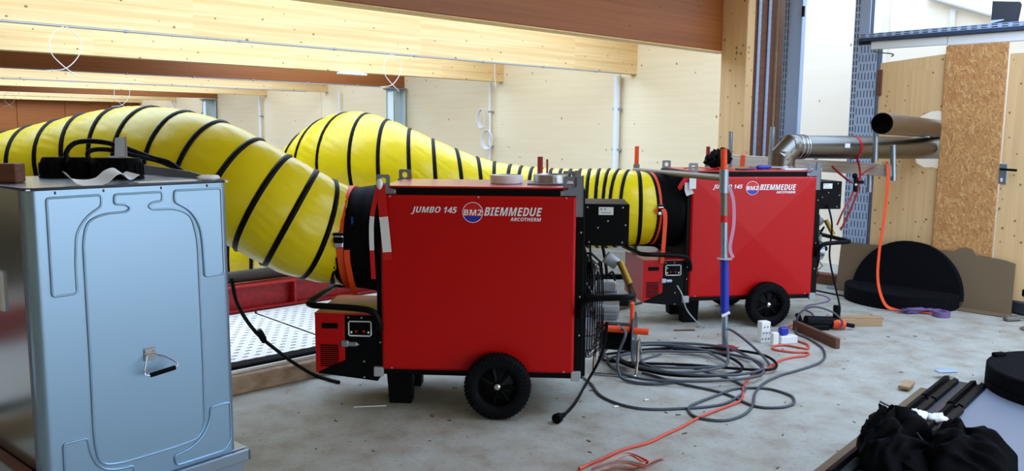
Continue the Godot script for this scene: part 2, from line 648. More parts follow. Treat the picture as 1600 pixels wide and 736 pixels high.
# ---------- the setting ----------
func shell_box(called: String, a: Vector3, b: Vector3, m: Material) -> MeshInstance3D:
	var st := mb()
	var c := (a + b) * 0.5
	box(st, Vector3.ZERO, (b - a).abs())
	var o := part(called, st, m, null, bx(c.x, c.y, c.z))
	struct(o)
	return o

func build_shell() -> void:
	shell_box("floor", Vector3(-14, -0.3, 2.72), Vector3(0, 0, 11.2), M.concrete)
	shell_box("floor_hall", Vector3(-14, -0.3, -21), Vector3(0, -0.02, 2.72), M.hall_floor)
	# far wall: upright panels with open joints before a backing
	var wall := struct(base("wall_far", bx(0, 0, 0)))
	var st := mb()
	slab(st, Vector3(0.06, -0.3, -21), Vector3(0.3, 3.35, 11.2))
	part("backing", st, M.dark_wood, wall)
	var z := 5.27
	while z < 11.2:
		z += 1.3175
	z = 2.635 * 4 - 0.28
	var panel := mb()
	box(panel, Vector3.ZERO, Vector3(0.06, 3.66, 2.627), 0.002)
	var pm := done(panel)
	for k in 13:
		put("panel", pm, M.clt_daylit if z > 3.0 else M.clt, wall, Transform3D(Basis(), Vector3(0.03, 1.52, z - 1.3175)))
		z -= 2.635
	# the hall's end wall in brown boards, and the walls out of sight
	var ew := struct(base("wall_end", bx(-7, 0, -18.75)))
	var bst := mb()
	box(bst, Vector3.ZERO, Vector3(1.19, 3.5, 0.08), 0.004)
	var bm := done(bst)
	for k in 12:
		put("panel", bm, M.brown_glulam, ew, Transform3D(Basis(), Vector3(-6.4 + k * 1.2 - 0.01, 1.45, 0)))
	shell_box("wall_end_backing", Vector3(-14, -0.3, -21), Vector3(0, 3.2, -18.8), M.dark_wood)
	shell_box("wall_left", Vector3(-14.2, -0.3, -21), Vector3(-14, 3.35, 11.2), M.clt)
	# the rear wall stays open below its lintel: daylight comes from there
	shell_box("wall_rear", Vector3(-14, 2.25, 11), Vector3(-0.9, 3.35, 11.2), M.clt)
	shell_box("wall_rear_pier", Vector3(-0.9, 0, 11), Vector3(0, 3.35, 11.2), M.clt)
	shell_box("wall_rear_pier", Vector3(-14, 0, 11), Vector3(-10.0, 2.25, 11.2), M.clt)
	# ceiling: mostly solid over the slab, with long roof lights between some beams of the hall
	var s := 2.635
	shell_box("ceiling", Vector3(-14, 3.15, 2.4), Vector3(-5.4, 3.35, 11.2), M.clt)
	shell_box("ceiling_strip", Vector3(-5.4, 3.15, 2.4), Vector3(-1.3, 3.35, 4.4), M.clt)  # strips leave an unseen opening over the slab, added to brighten the floor
	shell_box("ceiling_strip", Vector3(-5.4, 3.15, 7.8), Vector3(-1.3, 3.35, 11.2), M.clt)
	shell_box("ceiling_strip", Vector3(-1.6, 3.15, 4.4), Vector3(-1.3, 3.35, 7.8), M.clt)
	shell_box("ceiling_corridor_far", Vector3(-1.3, 3.15, 8.5), Vector3(0, 3.35, 11.2), M.clt)
	shell_box("ceiling_corridor_edge", Vector3(-0.04, 3.15, 2.4), Vector3(0, 3.35, 8.5), M.clt)
	var bays := [[2.4, 0.1, true], [-0.1, -s + 0.1, true], [-s + 0.1, -2 * s + 0.1, false], [-2 * s, -3 * s, true], [-3 * s, -4 * s, true], [-4 * s, -5 * s, false], [-5 * s, -6 * s, true], [-6 * s, -7 * s, true], [-7 * s, -21.0, false]]
	for b in bays:
		if b[2]:
			shell_box("ceiling_bay", Vector3(-14, 3.15, b[1]), Vector3(-9.0 if b[0] > 2.0 else -7.4, 3.35, b[0]), M.clt)
			shell_box("ceiling_bay", Vector3(-0.9, 3.15, b[1]), Vector3(0, 3.35, b[0]), M.clt)
		elif b[1] < -18.5:
			shell_box("ceiling_bay", Vector3(-14, 3.15, b[1]), Vector3(0, 3.35, b[0]), M.clt)
		else:
			shell_box("ceiling_bay", Vector3(-14, 3.15, b[1]), Vector3(-3.6, 3.35, b[0]), M.clt)  # short unseen opening added to brighten the wall in this bay
			shell_box("ceiling_bay", Vector3(-1.0, 3.15, b[1]), Vector3(0, 3.35, b[0]), M.clt)

func build_beams() -> void:
	var names := [
		"dark brown glulam ceiling beam, nearest and highest in view", "pale glulam ceiling beam right behind the dark nearest one, white cable loop hanging at left",
		"pale glulam ceiling beam ending above the white cable coils on the wall", "dark brown ceiling beam ending at the plastic wrapped steel column",
		"pale ceiling beam just beyond the dark beam that meets the wrapped column", "pale ceiling beam, its end above the thin white wall pipe left of the far hose hump",
		"dark brown ceiling beam ending above the wall coil near the left hose", "pale thin ceiling beam, second from the brown end wall", "pale ceiling beam directly above the brown end wall"]
	var st := mb()
	box(st, Vector3.ZERO, Vector3(12.0, 0.92, 0.12), 0.006)
	var mesh := done(st)
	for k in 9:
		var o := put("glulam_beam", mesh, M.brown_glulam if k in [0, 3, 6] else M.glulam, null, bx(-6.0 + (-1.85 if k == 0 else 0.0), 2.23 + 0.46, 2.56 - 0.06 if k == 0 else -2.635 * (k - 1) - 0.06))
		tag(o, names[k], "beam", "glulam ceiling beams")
	# the dark beam in front has a pale strip under it
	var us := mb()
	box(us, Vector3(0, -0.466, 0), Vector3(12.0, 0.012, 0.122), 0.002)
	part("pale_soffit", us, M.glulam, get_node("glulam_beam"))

func build_wall_fittings() -> void:
	# white conduits that run down the far wall beyond the beam ends
	var spots := [[-0.28, 0.045, "wide white pipe on the far wall under the nearest pale beam end"], [-2.88, 0.02, "white pipe on the far wall with two cable coils hung on it"], [-7.37, 0.018, "thin white pipe on the far wall left of the far yellow hump"], [-10.78, 0.03, "white pipe on the far wall just above the near yellow hose's shoulder"], [-15.9, 0.03, "distant white pipe in the corner by the brown end wall"]]
	for s in spots:
		var st := mb()
		rod(st, Vector3(0, 0, 0), Vector3(0, 2.2, 0), s[1], 12)
		var o := thing("wall_pipe", s[2], "pipe", bx(-0.07, 0.02, s[0]), "white pipes down the far wall")
		part("tube", st, M.white_gloss, o)
		for y in [0.5, 1.2, 1.75]:
			var c := mb()
			box(c, Vector3(0.02, y, 0), Vector3(0.09, 0.03, s[1] * 2.5), 0.004)
			part("clip", c, M.light_grey, o)
	var gst := mb()
	box(gst, Vector3.ZERO, Vector3(0.05, 0.09, 0.1), 0.01)
	solo("green_joint", gst, M.green, "small green joint low on the wide white wall pipe", "pipe joint", "", bx(-0.14, 0.72, -0.28))
	# steel columns where the dark beams end
	for s in [[-5.3, "pale plastic wrapped steel column under the dark beam left of the cable coils"], [-13.3, "narrow plastic wrapped steel column beside the distant wall coil"]]:
		var o := thing("steel_column", s[1], "column", bx(-0.17, 0, s[0]), "wrapped steel columns at the far wall")
		var st := mb()
		for x in [-0.11, 0.11]:
			box(st, Vector3(x, 1.11, 0), Vector3(0.016, 2.22, 0.24), 0.003)
		box(st, Vector3(0, 1.11, 0), Vector3(0.2, 2.22, 0.012))
		part("section", st, M.clear_grey, o)
		for z in [-0.12, 0.12]:
			var f := mb()
			box(f, Vector3(-0.122, 1.1, z * 0.95), Vector3(0.006, 2.2, 0.012))
			part("green_edge", f, M.green, o)
		var w := mb()
		box(w, Vector3(-0.125, 1.08, 0.02), Vector3(0.004, 2.1, 0.14))
		part("film", w, M.white, o)
		var cap := mb()
		box(cap, Vector3(-0.02, 2.2, 0), Vector3(0.3, 0.03, 0.32), 0.004)
		part("head_plate", cap, M.grey_paint, o)
	# coiled cable on the pipes
	var coil := [[-0.13, 1.66, -3.0, 0.075, 0.13, "white cable coil hooked over the wall pipe, the upper one"], [-0.13, 1.33, -2.86, 0.11, 0.13, "white cable coil hung on the wall pipe, the lower one"], [-0.22, 1.66, -13.55, 0.2, 0.2, "grey cable coil on the distant wall above the near hose"]]
	for c in coil:
		var st := mb()
		for k in 4:
			var pts := PackedVector3Array()
			for i in 28:
				var a := TAU * i / 28.0
				pts.append(Vector3(0.012 * sin(a * 2.0 + k) - 0.01 * k, sin(a) * (c[4] + 0.008 * k), cos(a) * (c[3] + 0.006 * k)))
			tube(st, pts, 0.007, 6, true)
		solo("cable_coil", st, M.white if c[2] > -10 else M.light_grey, c[5], "cable coil", "", bx(c[0], c[1], c[2]))
	# conduit under the beams, with clips and loops of wire
	for s in [[0.0, -0.35, -9.0, "white conduit clipped under the first pale beam"], [-5.27, -0.5, -9.0, "thin white conduit under the dark beam at the wrapped column"], [-7.905, -0.5, -9.0, "thin white conduit under the pale beam behind the wrapped column"]]:
		var o := thing("beam_conduit", s[3], "conduit", bx(0, 2.222, s[0] + 0.012), "conduits under the beams")
		var st := mb()
		rod(st, Vector3(s[1], 0, 0), Vector3(s[2], 0, 0), 0.008, 8)
		part("tube", st, M.light_grey, o)
		var cm := mb()
		box(cm, Vector3.ZERO, Vector3(0.03, 0.028, 0.03), 0.004)
		var cmesh := done(cm)
		for k in 7:
			put("clip", cmesh, M.light_grey, o, Transform3D(Basis(), Vector3(s[1] - 0.5 - k * 0.95, 0.002, 0)))
	var loops := [[-7.02, 0.06, 1.0, "long white wire loop hanging from the first pale beam at far left"], [-4.03, 0.06, 0.98, "crossed white wire ends hanging from the first pale beam near the hose hump"], [-4.05, -7.8, 1.15, "white wire loop hanging above the crest of the near hose"], [-4.6, -13.0, 0.9, "short white wire end hanging at the far left before the brown end wall"]]
	for l in loops:
		var st := mb()
		var k: float = l[2]
		tube(st, spline([Vector3(0, 0, 0), Vector3(-0.09 * k, -0.08 * k, 0.01), Vector3(-0.10 * k, -0.2 * k, 0.02), Vector3(-0.03 * k, -0.29 * k, 0.03), Vector3(0.07 * k, -0.37 * k, 0.03)], 7), 0.0036, 6)
		tube(st, spline([Vector3(0.02, 0, 0), Vector3(0.11 * k, -0.08 * k, 0.0), Vector3(0.1 * k, -0.2 * k, 0.0), Vector3(0.0, -0.31 * k, 0.0), Vector3(-0.14 * k, -0.335 * k, 0.0)], 7), 0.0036, 6)
		solo("wire_loop", st, M.white, l[3], "wire", "", bx(l[0], 2.215, l[1]))
	var pst := mb()
	tube(pst, spline([Vector3(0, 0.35, 0), Vector3(0, 0.1, 0), Vector3(0.01, -0.06, 0), Vector3(0.03, -0.13, 0)], 6), 0.008, 6)
	solo("wire_tail", pst, M.white, "short white wire down the end of the second pale beam", "wire", "", bx(-0.25, 2.23, -2.57))
	var lb := mb()
	box(lb, Vector3.ZERO, Vector3(0.42, 0.03, 0.1), 0.008)
	solo("junction_box", lb, M.white, "flat white junction box under the second pale beam", "junction box", "", bx(-2.8, 2.205, -2.6))

# the slab's edge: kerb, white perforated deck, red girder, guard posts
func build_edge() -> void:
	var st := mb()
	box(st, Vector3.ZERO, Vector3(9.0, 0.10, 0.05), 0.006)
	var k := part("trim_kerb", st, M.kerb, null, bx(-8.0, 0.048, 2.745))
	struct(k)
	var deck := struct(base("floor_deck", bx(-10.4, 0.095, 2.68)))
	var ps := mb()
	perforated(ps, 2.1, 1.36, 27, 22, 0.46, 0.3, 0.012, true)
	var pm := done(ps)
	var edge := mb()
	box(edge, Vector3(1.05, 0, -1.352), Vector3(2.1, 0.025, 0.012))
	box(edge, Vector3(1.05, 0, -0.008), Vector3(2.1, 0.025, 0.012))
	var em := done(edge)
	for i in 3:
		for j in 2:
			var p := put("deck_panel", pm, M.white_deck, deck, Transform3D(Basis(Vector3.RIGHT, -PI / 2), Vector3(i * 2.12, 0, -j * 1.72)))
			put("rim", em, M.white_deck, p, Transform3D(Basis(Vector3.RIGHT, PI / 2), Vector3.ZERO))
	var bs := mb()
	box(bs, Vector3.ZERO, Vector3(6.6, 0.02, 0.10), 0.006)
	solo("rubber_strip", bs, M.rubber, "black rubber strip lying along the white perforated deck", "strip", "", bx(-7.6, 0.108, 2.585))
	# red girder
	var g := thing("red_girder", "red painted steel girder across the white deck behind the grey cabinet", "girder", bx(-6.8, 0.1, 1.16))
	var web := mb()
	box(web, Vector3(0, 0.1, 0), Vector3(6.0, 0.19, 0.02))
	part("web", web, M.beam_red, g)
	for y in [0.008, 0.192]:
		var f := mb()
		box(f, Vector3(0, y, 0), Vector3(6.0, 0.018, 0.2), 0.003)
		part("flange", f, M.beam_red, g)
	for x in [-0.2, 1.0]:
		var b := mb()
		box(b, Vector3(x, 0.1, 0.05), Vector3(0.015, 0.17, 0.09))
		part("stiffener", b, M.beam_red, g)
	var bar := mb()
	rod(bar, Vector3(-0.75, 0, 0), Vector3(3.2, 0, 0), 0.045, 14)
	solo("dark_tube", bar, mat(Color(0.20, 0.17, 0.13), 0.7), "dull dark tube lying on top of the red girder", "tube", "", bx(-6.0, 0.355, 1.16))
	# guard posts along the slab edge
	for q in [[-4.55, 1.24, "red guard post with a hook, behind the near heater's top"], [-3.40, 1.31, "orange tipped guard post in a grey socket left of the far heater"], [-2.34, 1.30, "dark red guard post behind the far heater's top"]]:
		var o := thing("guard_post", q[2], "post", bx(q[0], 0, 2.69), "red guard posts along the slab edge")
		var s := mb()
		rod(s, Vector3(0, 0.01, 0), Vector3(0, q[1] - 0.12, 0), 0.026, 12)
		part("socket", s, M.scaffold, o)
		var t := mb()
		rod(t, Vector3(0, q[1] - 0.14, 0), Vector3(0, q[1] + 0.03, 0), 0.021 if q[0] < -4 else 0.018, 12)
		part("tip", t, M.orange if q[0] == -3.40 else M.rust_red, o)
		var f := mb()
		box(f, Vector3(0, 0.01, 0), Vector3(0.12, 0.02, 0.12), 0.004)
		part("foot", f, M.scaffold, o)
		if q[0] < -4:
			var h := mb()
			tube(h, spline([Vector3(0.02, 1.1, 0), Vector3(0.06, 1.11, 0), Vector3(0.075, 1.14, 0), Vector3(0.075, 1.25, 0)], 5), 0.008, 6)
			part("hook", h, M.rust_red, o)


# partition axes: x along it to the right, y up, z towards the viewer; t = 0 beside the steel column
func pt(t: float, y: float, off := 0.0) -> Transform3D:
	return Transform3D(Basis(bb.z, Vector3.UP, -bb.x), bp(-1.317 - off, y, 3.705 + t))

func board(called: String, a: Vector3, b: Vector3, m: Material, label: String, cat: String, group := "") -> MeshInstance3D:
	var st := mb()
	box(st, Vector3.ZERO, (b - a).abs(), 0.004)
	var c := (a + b) * 0.5
	return solo(called, st, m, label, cat, group, pt(c.x, c.y, c.z))

func build_partition() -> void:
	# glulam post and the brown boards beside it
	var st := mb()
	box(st, Vector3(0, 1.57, 0), Vector3(0.13, 3.14, 0.275), 0.006)
	solo("glulam_post", st, M.post, "pale knotty glulam post between the far wall and the steel studs", "post", "", bx(-1.915, 0.0, 2.695))
	st = mb()
	box(st, Vector3(0, 1.56, 0), Vector3(0.36, 3.12, 0.03), 0.003)
	var bw := solo("brown_board", st, M.brown_wood, "brown upright board beside the glulam post carrying two perforated strips", "board", "", bx(-1.665, 0.0, 2.815))
	for x in [-0.124, 0.055]:
		var s := mb()
		perforated(s, 0.045, 3.1, 2, 52, 0.55, 0.7, 0.002)
		box(s, Vector3(0.0225, 1.55, -0.006), Vector3(0.047, 3.1, 0.006))
		stuff(part("perforated_strip", s, M.stud, bw, Transform3D(Basis(), Vector3(x - 0.02, 0.01, 0.03))))
	st = mb()
	box(st, Vector3(0, 1.56, 0), Vector3(0.52, 3.12, 0.03), 0.003)
	solo("dark_board", st, M.dark_wood, "darkest brown upright board left of the first steel stud", "board", "", bx(-1.22, 0.0, 2.74))
	st = mb()
	box(st, Vector3(0, 1.5, 0), Vector3(0.012, 3.0, 0.02), 0.002)
	solo("edge_bead", st, M.plank, "thin pale bead down the joint of the two brown boards", "trim", "", bx(-1.46, 0.0, 2.84))
	# steel stud and column
	var stud := thing("steel_stud", "tall galvanized stud with a perforated edge left of the bright gap", "stud", pt(0, 0))
	st = mb()
	perforated(st, 0.054, 3.1, 2, 50, 0.42, 0.72, 0.008)
	stuff(part("perforated_flange", st, M.stud, stud, Transform3D(Basis(), Vector3(-0.872, 0, 0.0))))
	st = mb()
	slab(st, Vector3(-0.818, 0, -0.004), Vector3(-0.684, 3.1, 0.004))
	slab(st, Vector3(-0.69, 0, -0.07), Vector3(-0.684, 3.1, 0.0))
	part("web", st, M.stud, stud)
	st = mb()
	slab(st, Vector3(-0.872, 0, -0.075), Vector3(-0.8, 3.1, -0.02))
	part("core", st, M.stud_dark, stud)
	st = mb()
	box(st, Vector3(-0.672, 2.62, 0.01), Vector3(0.02, 0.1, 0.03), 0.004)
	part("clip", st, M.black, stud)
	var col := thing("steel_column", "wide slotted galvanized column right of the bright gap, foot plate on the concrete", "column", pt(0, 0))
	st = mb()
	perforated(st, 0.05, 2.9, 2, 48, 0.45, 0.72, 0.008)
	stuff(part("perforated_flange", st, M.stud, col, Transform3D(Basis(), Vector3(-0.165, 0.02, 0.012))))
	st = mb()
	slab(st, Vector3(-0.115, 2.3, -0.004), Vector3(-0.024, 3.1, 0.01))
	part("web", st, M.stud, col)
	st = mb()
	perforated(st, 0.18, 2.24, 6, 28, 0.3, 0.76, 0.01, true)
	stuff(part("perforated_web", st, M.stud, col, Transform3D(Basis(), Vector3(-0.115, 0.02, 0.014))))
	st = mb()
	slab(st, Vector3(-0.165, 0.02, -0.09), Vector3(0.065, 2.28, 0.0))
	slab(st, Vector3(-0.165, 2.28, -0.09), Vector3(-0.03, 3.1, -0.01))
	part("core", st, M.stud_dark, col)
	st = mb()
	box(st, Vector3(-0.06, 0.01, 0.03), Vector3(0.32, 0.02, 0.26), 0.004)
	box(st, Vector3(-0.15, 0.12, 0.02), Vector3(0.04, 0.22, 0.05), 0.004)
	part("foot_plate", st, M.galv_smooth, col)
	# header with its perforated flange
	var hd := thing("steel_header", "perforated galvanized header beam above the plywood and strand board panels", "header", pt(0, 2.29, 0.01))
	st = mb()
	perforated(st, 2.3, 0.036, 30, 2, 0.62, 0.45, 0.01)
	stuff(part("perforated_flange", st, M.stud, hd, Transform3D(Basis(), Vector3(-0.1, 0.03, 0.04))))
	st = mb()
	slab(st, Vector3(-0.1, 0.0, -0.06), Vector3(2.2, 0.03, 0.04))
	slab(st, Vector3(-0.1, 0.03, -0.06), Vector3(2.2, 0.066, 0.02))
	part("body", st, M.stud_dark, hd)
	board("white_board", Vector3(0.0, 2.214, 0.02), Vector3(0.646, 2.288, -0.02), M.white, "white board under the header above the plywood gap", "board", "white boards under the header")
	board("white_board", Vector3(0.65, 2.205, 0.02), Vector3(2.2, 2.288, -0.02), M.white, "longer white board under the header above the strand board", "board", "white boards under the header")
	# panels
	st = mb()
	extrude(st, outline([[0.1, 0.0], [0.66, 0.0], [0.66, 1.155], [0.6, 1.17], [0.53, 1.165], [0.46, 1.2], [0.43, 1.3], [0.415, 1.42], [0.43, 1.53], [0.47, 1.61], [0.55, 1.65], [0.62, 1.655], [0.66, 1.64], [0.66, 2.133], [0.1, 2.084]]), 0.02)
	solo("plywood_panel", st, M.ply, "knotty plywood panel with a torn hole where the flue pipes pass", "panel", "", pt(0, 0.005, 0.0))
	board("wood_scrap", Vector3(0.085, 1.80, 0.04), Vector3(0.125, 2.03, 0.02), M.brown_wood, "small brown wood scrap at the plywood panel's upper left edge", "scrap")
	board("osb_panel", Vector3(0.655, 0.0, 0.05), Vector3(1.128, 2.2, 0.03), M.osb, "tall strand board panel between the plywood panel and the door with a handle", "panel")
	var door := thing("plywood_door", "knotty plywood door with a black lever handle at the right edge", "door", pt(1.14, 0.0, 0.02))
	st = mb()
	box(st, Vector3(0.5, 1.06, 0), Vector3(1.0, 2.1, 0.03), 0.003)
	part("leaf", st, M.ply, door)
	st = mb()
	box(st, Vector3(0.012, 1.14, 0.02), Vector3(0.075, 0.165, 0.012), 0.003)
	part("handle_plate", st, M.galv_smooth, door)
	st = mb()
	tube(st, spline([Vector3(0.01, 1.178, 0.025), Vector3(0.01, 1.178, 0.06), Vector3(0.03, 1.178, 0.07), Vector3(0.13, 1.174, 0.07)], 5), 0.01, 8)
	part("lever", st, M.black, door)
	st = mb()
	box(st, Vector3(0.012, 1.09, 0.027), Vector3(0.016, 0.03, 0.008), 0.003)
	part("key_cylinder", st, M.white, door)
	st = mb()
	box(st, Vector3(0.25, 0.98, 0.018), Vector3(0.06, 1.7, 0.006))
	box(st, Vector3(0.46, 0.8, 0.018), Vector3(0.05, 1.5, 0.006))
	# folded sheet offcut standing on the header
	st = mb()
	extrude(st, outline([[0, 0], [0.2, 0], [0.215, 0.13], [0.2, 0.155], [0.0, 0.18]]), 0.003)
	var f := mb()
	extrude(f, outline([[0, 0], [0.09, 0.02], [0.2, 0.155], [0.0, 0.18]]), 0.003, Transform3D(Basis(Vector3.RIGHT, -0.35), Vector3(0, 0, 0.01)))
	var oc := thing("sheet_offcut", "folded grey sheet metal offcut standing on the header", "offcut", pt(0.975, 2.358, 0.02))
	part("sheet", st, M.sheet_dark, oc)
	part("fold", f, M.stud, oc)
	st = mb()
	tube(st, spline([Vector3(0.03, 2.2, 0.03), Vector3(0.1, 2.18, 0.05), Vector3(0.2, 2.165, 0.05), Vector3(0.22, 2.15, 0.05), Vector3(0.2, 2.14, 0.05)], 5), 0.006, 6)
	solo("bent_wire", st, M.scaffold, "bent wire hook at the top left of the plywood panel", "wire", "", pt(0, 0, 0))
	# battens on the far wall above the header
	for q in [[3.28, "pale batten on the far wall above the header, the left one"], [3.93, "pale batten on the far wall above the header, the right one"]]:
		st = mb()
		box(st, Vector3(0, 1.6, 0), Vector3(0.03, 3.1, 0.05), 0.003)
		solo("wall_batten", st, M.white, q[1], "batten", "battens on the far wall", bx(-0.02, 0, q[0]))
	st = mb()
	rod(st, Vector3(0, 2.84, 3.68), Vector3(0, 2.40, 4.8), 0.035, 8)
	solo("sloping_rail", st, M.white, "white sloping rail on the far wall above the header", "rail", "", bx(-0.06, 0, 0))


# ---------- the two heaters ----------
func screw(parent: Node, p: Vector3, mesh: ArrayMesh) -> void:
	put("screw", mesh, M.steel, parent, Transform3D(Basis(), p))

func make_wheel(parent: Node, p: Vector3, face: float) -> void:
	var xf := Transform3D(Basis(Vector3.RIGHT, PI / 2 * face), p)
	var st := mb()
	lathe(st, [Vector2(0.098, -0.036), Vector2(0.125, -0.045), Vector2(0.150, -0.045), Vector2(0.1655, -0.032), Vector2(0.168, 0.0), Vector2(0.1655, 0.032), Vector2(0.150, 0.045), Vector2(0.125, 0.045), Vector2(0.112, 0.043), Vector2(0.104, 0.036), Vector2(0.098, 0.03)], xf, 48, true)
	var w := part("wheel", st, M.tyre, parent)
	st = mb()
	for k in 48:
		var a := TAU * k / 48.0
		var b := xf.basis * Basis(Vector3.UP, a)
		box(st, p + b * Vector3(0.149, 0.0425, 0), Vector3(0.026, 0.008, 0.010), 0.002, b)
		box(st, p + b * Vector3(0.167, 0, 0), Vector3(0.006, 0.06, 0.011), 0.002, b)
	stuff(part("tread", st, M.tyre, w))
	st = mb()
	lathe(st, [Vector2(0.0, 0.012), Vector2(0.03, 0.016), Vector2(0.036, 0.012), Vector2(0.09, -0.004), Vector2(0.1, 0.02), Vector2(0.103, 0.032)], xf, 40)
	part("rim", st, M.black, w)
	st = mb()
	for k in 7:
		var b := xf.basis * Basis(Vector3.UP, TAU * k / 7.0)
		box(st, p + b * Vector3(0.062, 0.010, 0.0), Vector3(0.07, 0.012, 0.018), 0.003, b * Basis(Vector3.RIGHT, 0.5))
	part("spokes", st, M.black, w)
	st = mb()
	lathe(st, [Vector2(0.0, 0.031), Vector2(0.012, 0.03), Vector2(0.019, 0.024), Vector2(0.021, 0.01)], xf, 18, true)
	part("hub_cap", st, M.chrome, w)

func ring_pts(c: Vector3, r: float, n: int, axis: Vector3, squash := 1.0) -> PackedVector3Array:
	var u := axis.cross(Vector3.UP).normalized()
	if u.length() < 0.5:
		u = Vector3.RIGHT
	var v := u.cross(axis).normalized()
	var out := PackedVector3Array()
	for i in n:
		var a := TAU * i / n
		out.append(c + u * cos(a) * r * squash + v * sin(a) * r)
	return out

func lug(st: SurfaceTool, xf: Transform3D) -> void:
	var pts := [[0.0, -0.03], [0.0, 0.045]]
	var o := PackedVector2Array()
	for q in [[-0.035, 0.0], [-0.035, 0.065], [-0.028, 0.072], [0.028, 0.072], [0.035, 0.065], [0.035, 0.0]]:
		o.append(Vector2(q[0], q[1]))
	# keyhole outline: the eye is cut with a seam from below
	o.append(Vector2(0.0005, 0.0))
	for i in 17:
		var a := -PI / 2 + TAU * i / 16.0
		o.append(Vector2(cos(a) * 0.017 + (0.0005 if i == 0 else (-0.0005 if i == 16 else 0.0)), 0.04 + sin(a) * 0.017))
	o.append(Vector2(-0.0005, 0.0))
	extrude(st, o, 0.006, xf)

func heater(label: String, crease: float, xf: Transform3D) -> Node3D:
	var h := thing("space_heater", label, "heater", xf, "red mobile heaters")
	var W := 0.991
	var sm := mb()
	ball(sm, Vector3.ZERO, Vector3(0.0055, 0.0055, 0.004), 6)
	var sc := done(sm)
	var st := mb()
	slab(st, Vector3(-0.028, 0.19, -0.62), Vector3(W + 0.045, 1.168, -0.006), 0.004)
	part("body", st, M.black, h)
	# front: a sheet creased from corner to corner
	st = mb()
	var q := [Vector3(0, 0.222, 0.004), Vector3(0, 1.13, 0.004), Vector3(W, 1.13, 0.004), Vector3(W, 0.222, 0.004)]
	var mid := Vector3(W / 2, 0.676, 0.004 + crease)
	var inner := []
	for c in q:
		inner.append(c + Vector3(0.012 * signf(W / 2 - c.x), 0.012 * signf(0.676 - c.y), 0.010))
	for k in 4:
		var l := (k + 1) % 4
		quad(st, q[k], q[l], inner[l], inner[k])
		tri(st, inner[k], inner[l], mid + Vector3(0, 0, 0.01))
		quad(st, q[k] * Vector3(1, 1, 0) + Vector3(0, 0, -0.006), q[l] * Vector3(1, 1, 0) + Vector3(0, 0, -0.006), q[l], q[k])
	var fp := part("front_panel", st, M.red, h)
	for x in [0.05, 0.5, W - 0.05]:
		screw(fp, Vector3(x, 1.124, 0.012), sc)
		screw(fp, Vector3(x, 0.23, 0.012), sc)
	# print on the panel
	var tilt := Basis(Vector3.RIGHT, -atan(crease / 0.454))
	var z := 0.0148
	put("model_lettering", lettering("JUMBO 145", 0.040, 0.238, 0.28), M.letter, fp, Transform3D(tilt, Vector3(0.157, 1.034, z + crease * 0.22)))
	put("maker_lettering", lettering("BIEMMEDUE", 0.043, 0.292, 0.22), M.letter, fp, Transform3D(tilt, Vector3(0.53, 1.032, z + crease * 0.22)))
	put("maker_subtitle", lettering("ARCOTHERM", 0.018, 0.155, 0.2), M.letter, fp, Transform3D(tilt, Vector3(0.662, 1.006, z + crease * 0.28)))
	var lx := Transform3D(Basis(Vector3.RIGHT, PI / 2), Vector3(0.472, 1.047, z - 0.001))
	st = mb()
	lathe(st, [Vector2(0.052, 0.0), Vector2(0.052, 0.002), Vector2(0.0492, 0.002)], lx, 40)
	var lift := Transform3D(Basis(), Vector3(0.472, 1.047, z)) * Transform3D(tilt, Vector3(0, 0, crease * 0.19)) * Transform3D(Basis(), -Vector3(0.472, 1.047, z))
	var badge := part("badge", st, M.letter, fp, lift)
	st = mb()
	var upper := PackedVector2Array()
	for i in 21:
		var a := PI * i / 20.0
		upper.append(Vector2(cos(a) * 0.0495, sin(a) * 0.0495))
	extrude(st, upper, 0.0012)
	part("badge_upper", st, M.logo_red, badge, Transform3D(Basis(), Vector3(0.472, 1.047, z - 0.001)))
	st = mb()
	for i in upper.size():
		upper[i] = Vector2(upper[i].x, -absf(upper[i].y))
	extrude(st, upper, 0.0012)
	part("badge_lower", st, M.blue, badge, Transform3D(Basis(), Vector3(0.472, 1.047, z - 0.001)))
	st = mb()
	box(st, Vector3(0.472, 1.047, z), Vector3(0.096, 0.036, 0.0012))
	part("badge_band", st, M.logo_red, badge)
	put("badge_lettering", lettering("BM2", 0.030, 0.093, 0.1), M.letter, badge, Transform3D(Basis(), Vector3(0.4265, 1.032, z)))
	# top sheet
	st = mb()
	slab(st, Vector3(0.0, 1.166, -0.615), Vector3(W + 0.02, 1.176, -0.004), 0.003)
	part("top_panel", st, M.red_top, h)
	# lifting brackets at the four corners
	for c in [[-0.008, -0.012, 1], [W + 0.008, -0.012, -1], [-0.008, -0.60, 1], [W + 0.008, -0.60, -1]]:
		st = mb()
		lug(st, Transform3D(Basis(), Vector3(c[0] + 0.02 * c[2] + (-0.02 if c[2] < 0 else 0.0), 1.16, c[1])))
		var f: float = c[2]
		extrude(st, outline([[-0.02 * f, 1.135], [0.088 * f, 1.135], [0.088 * f, 1.158], [0.05 * f, 1.165], [0.045 * f, 1.178], [-0.02 * f, 1.178]]), 0.005, Transform3D(Basis(), Vector3(c[0], 0, c[1] + 0.012)))
		if f < 0:
			slab(st, Vector3(c[0] - 0.008, 1.03, c[1] + 0.008), Vector3(c[0] + 0.026, 1.235, c[1] + 0.014))
			slab(st, Vector3(c[0] + 0.022, 1.03, c[1] - 0.06), Vector3(c[0] + 0.028, 1.235, c[1] + 0.014))
		var lb := part("lifting_bracket", st, M.grey_paint, h)
		screw(lb, Vector3(c[0] + 0.08 * f, 1.146, c[1] + 0.018), sc)
	for x in [-0.02, W + 0.012]:
		st = mb()
		box(st, Vector3(x, 0.207, 0.0), Vector3(0.05, 0.05, 0.03), 0.003)
		part("corner_clamp", st, M.light_grey, h)
	for y in [0.42, 0.62, 0.95]:
		screw(h, Vector3(W + 0.026, y, -0.004), sc)
	for y in [0.33, 0.42]:
		screw(h, Vector3(-0.012, y - 0.02 + 0.05, -0.004), sc)
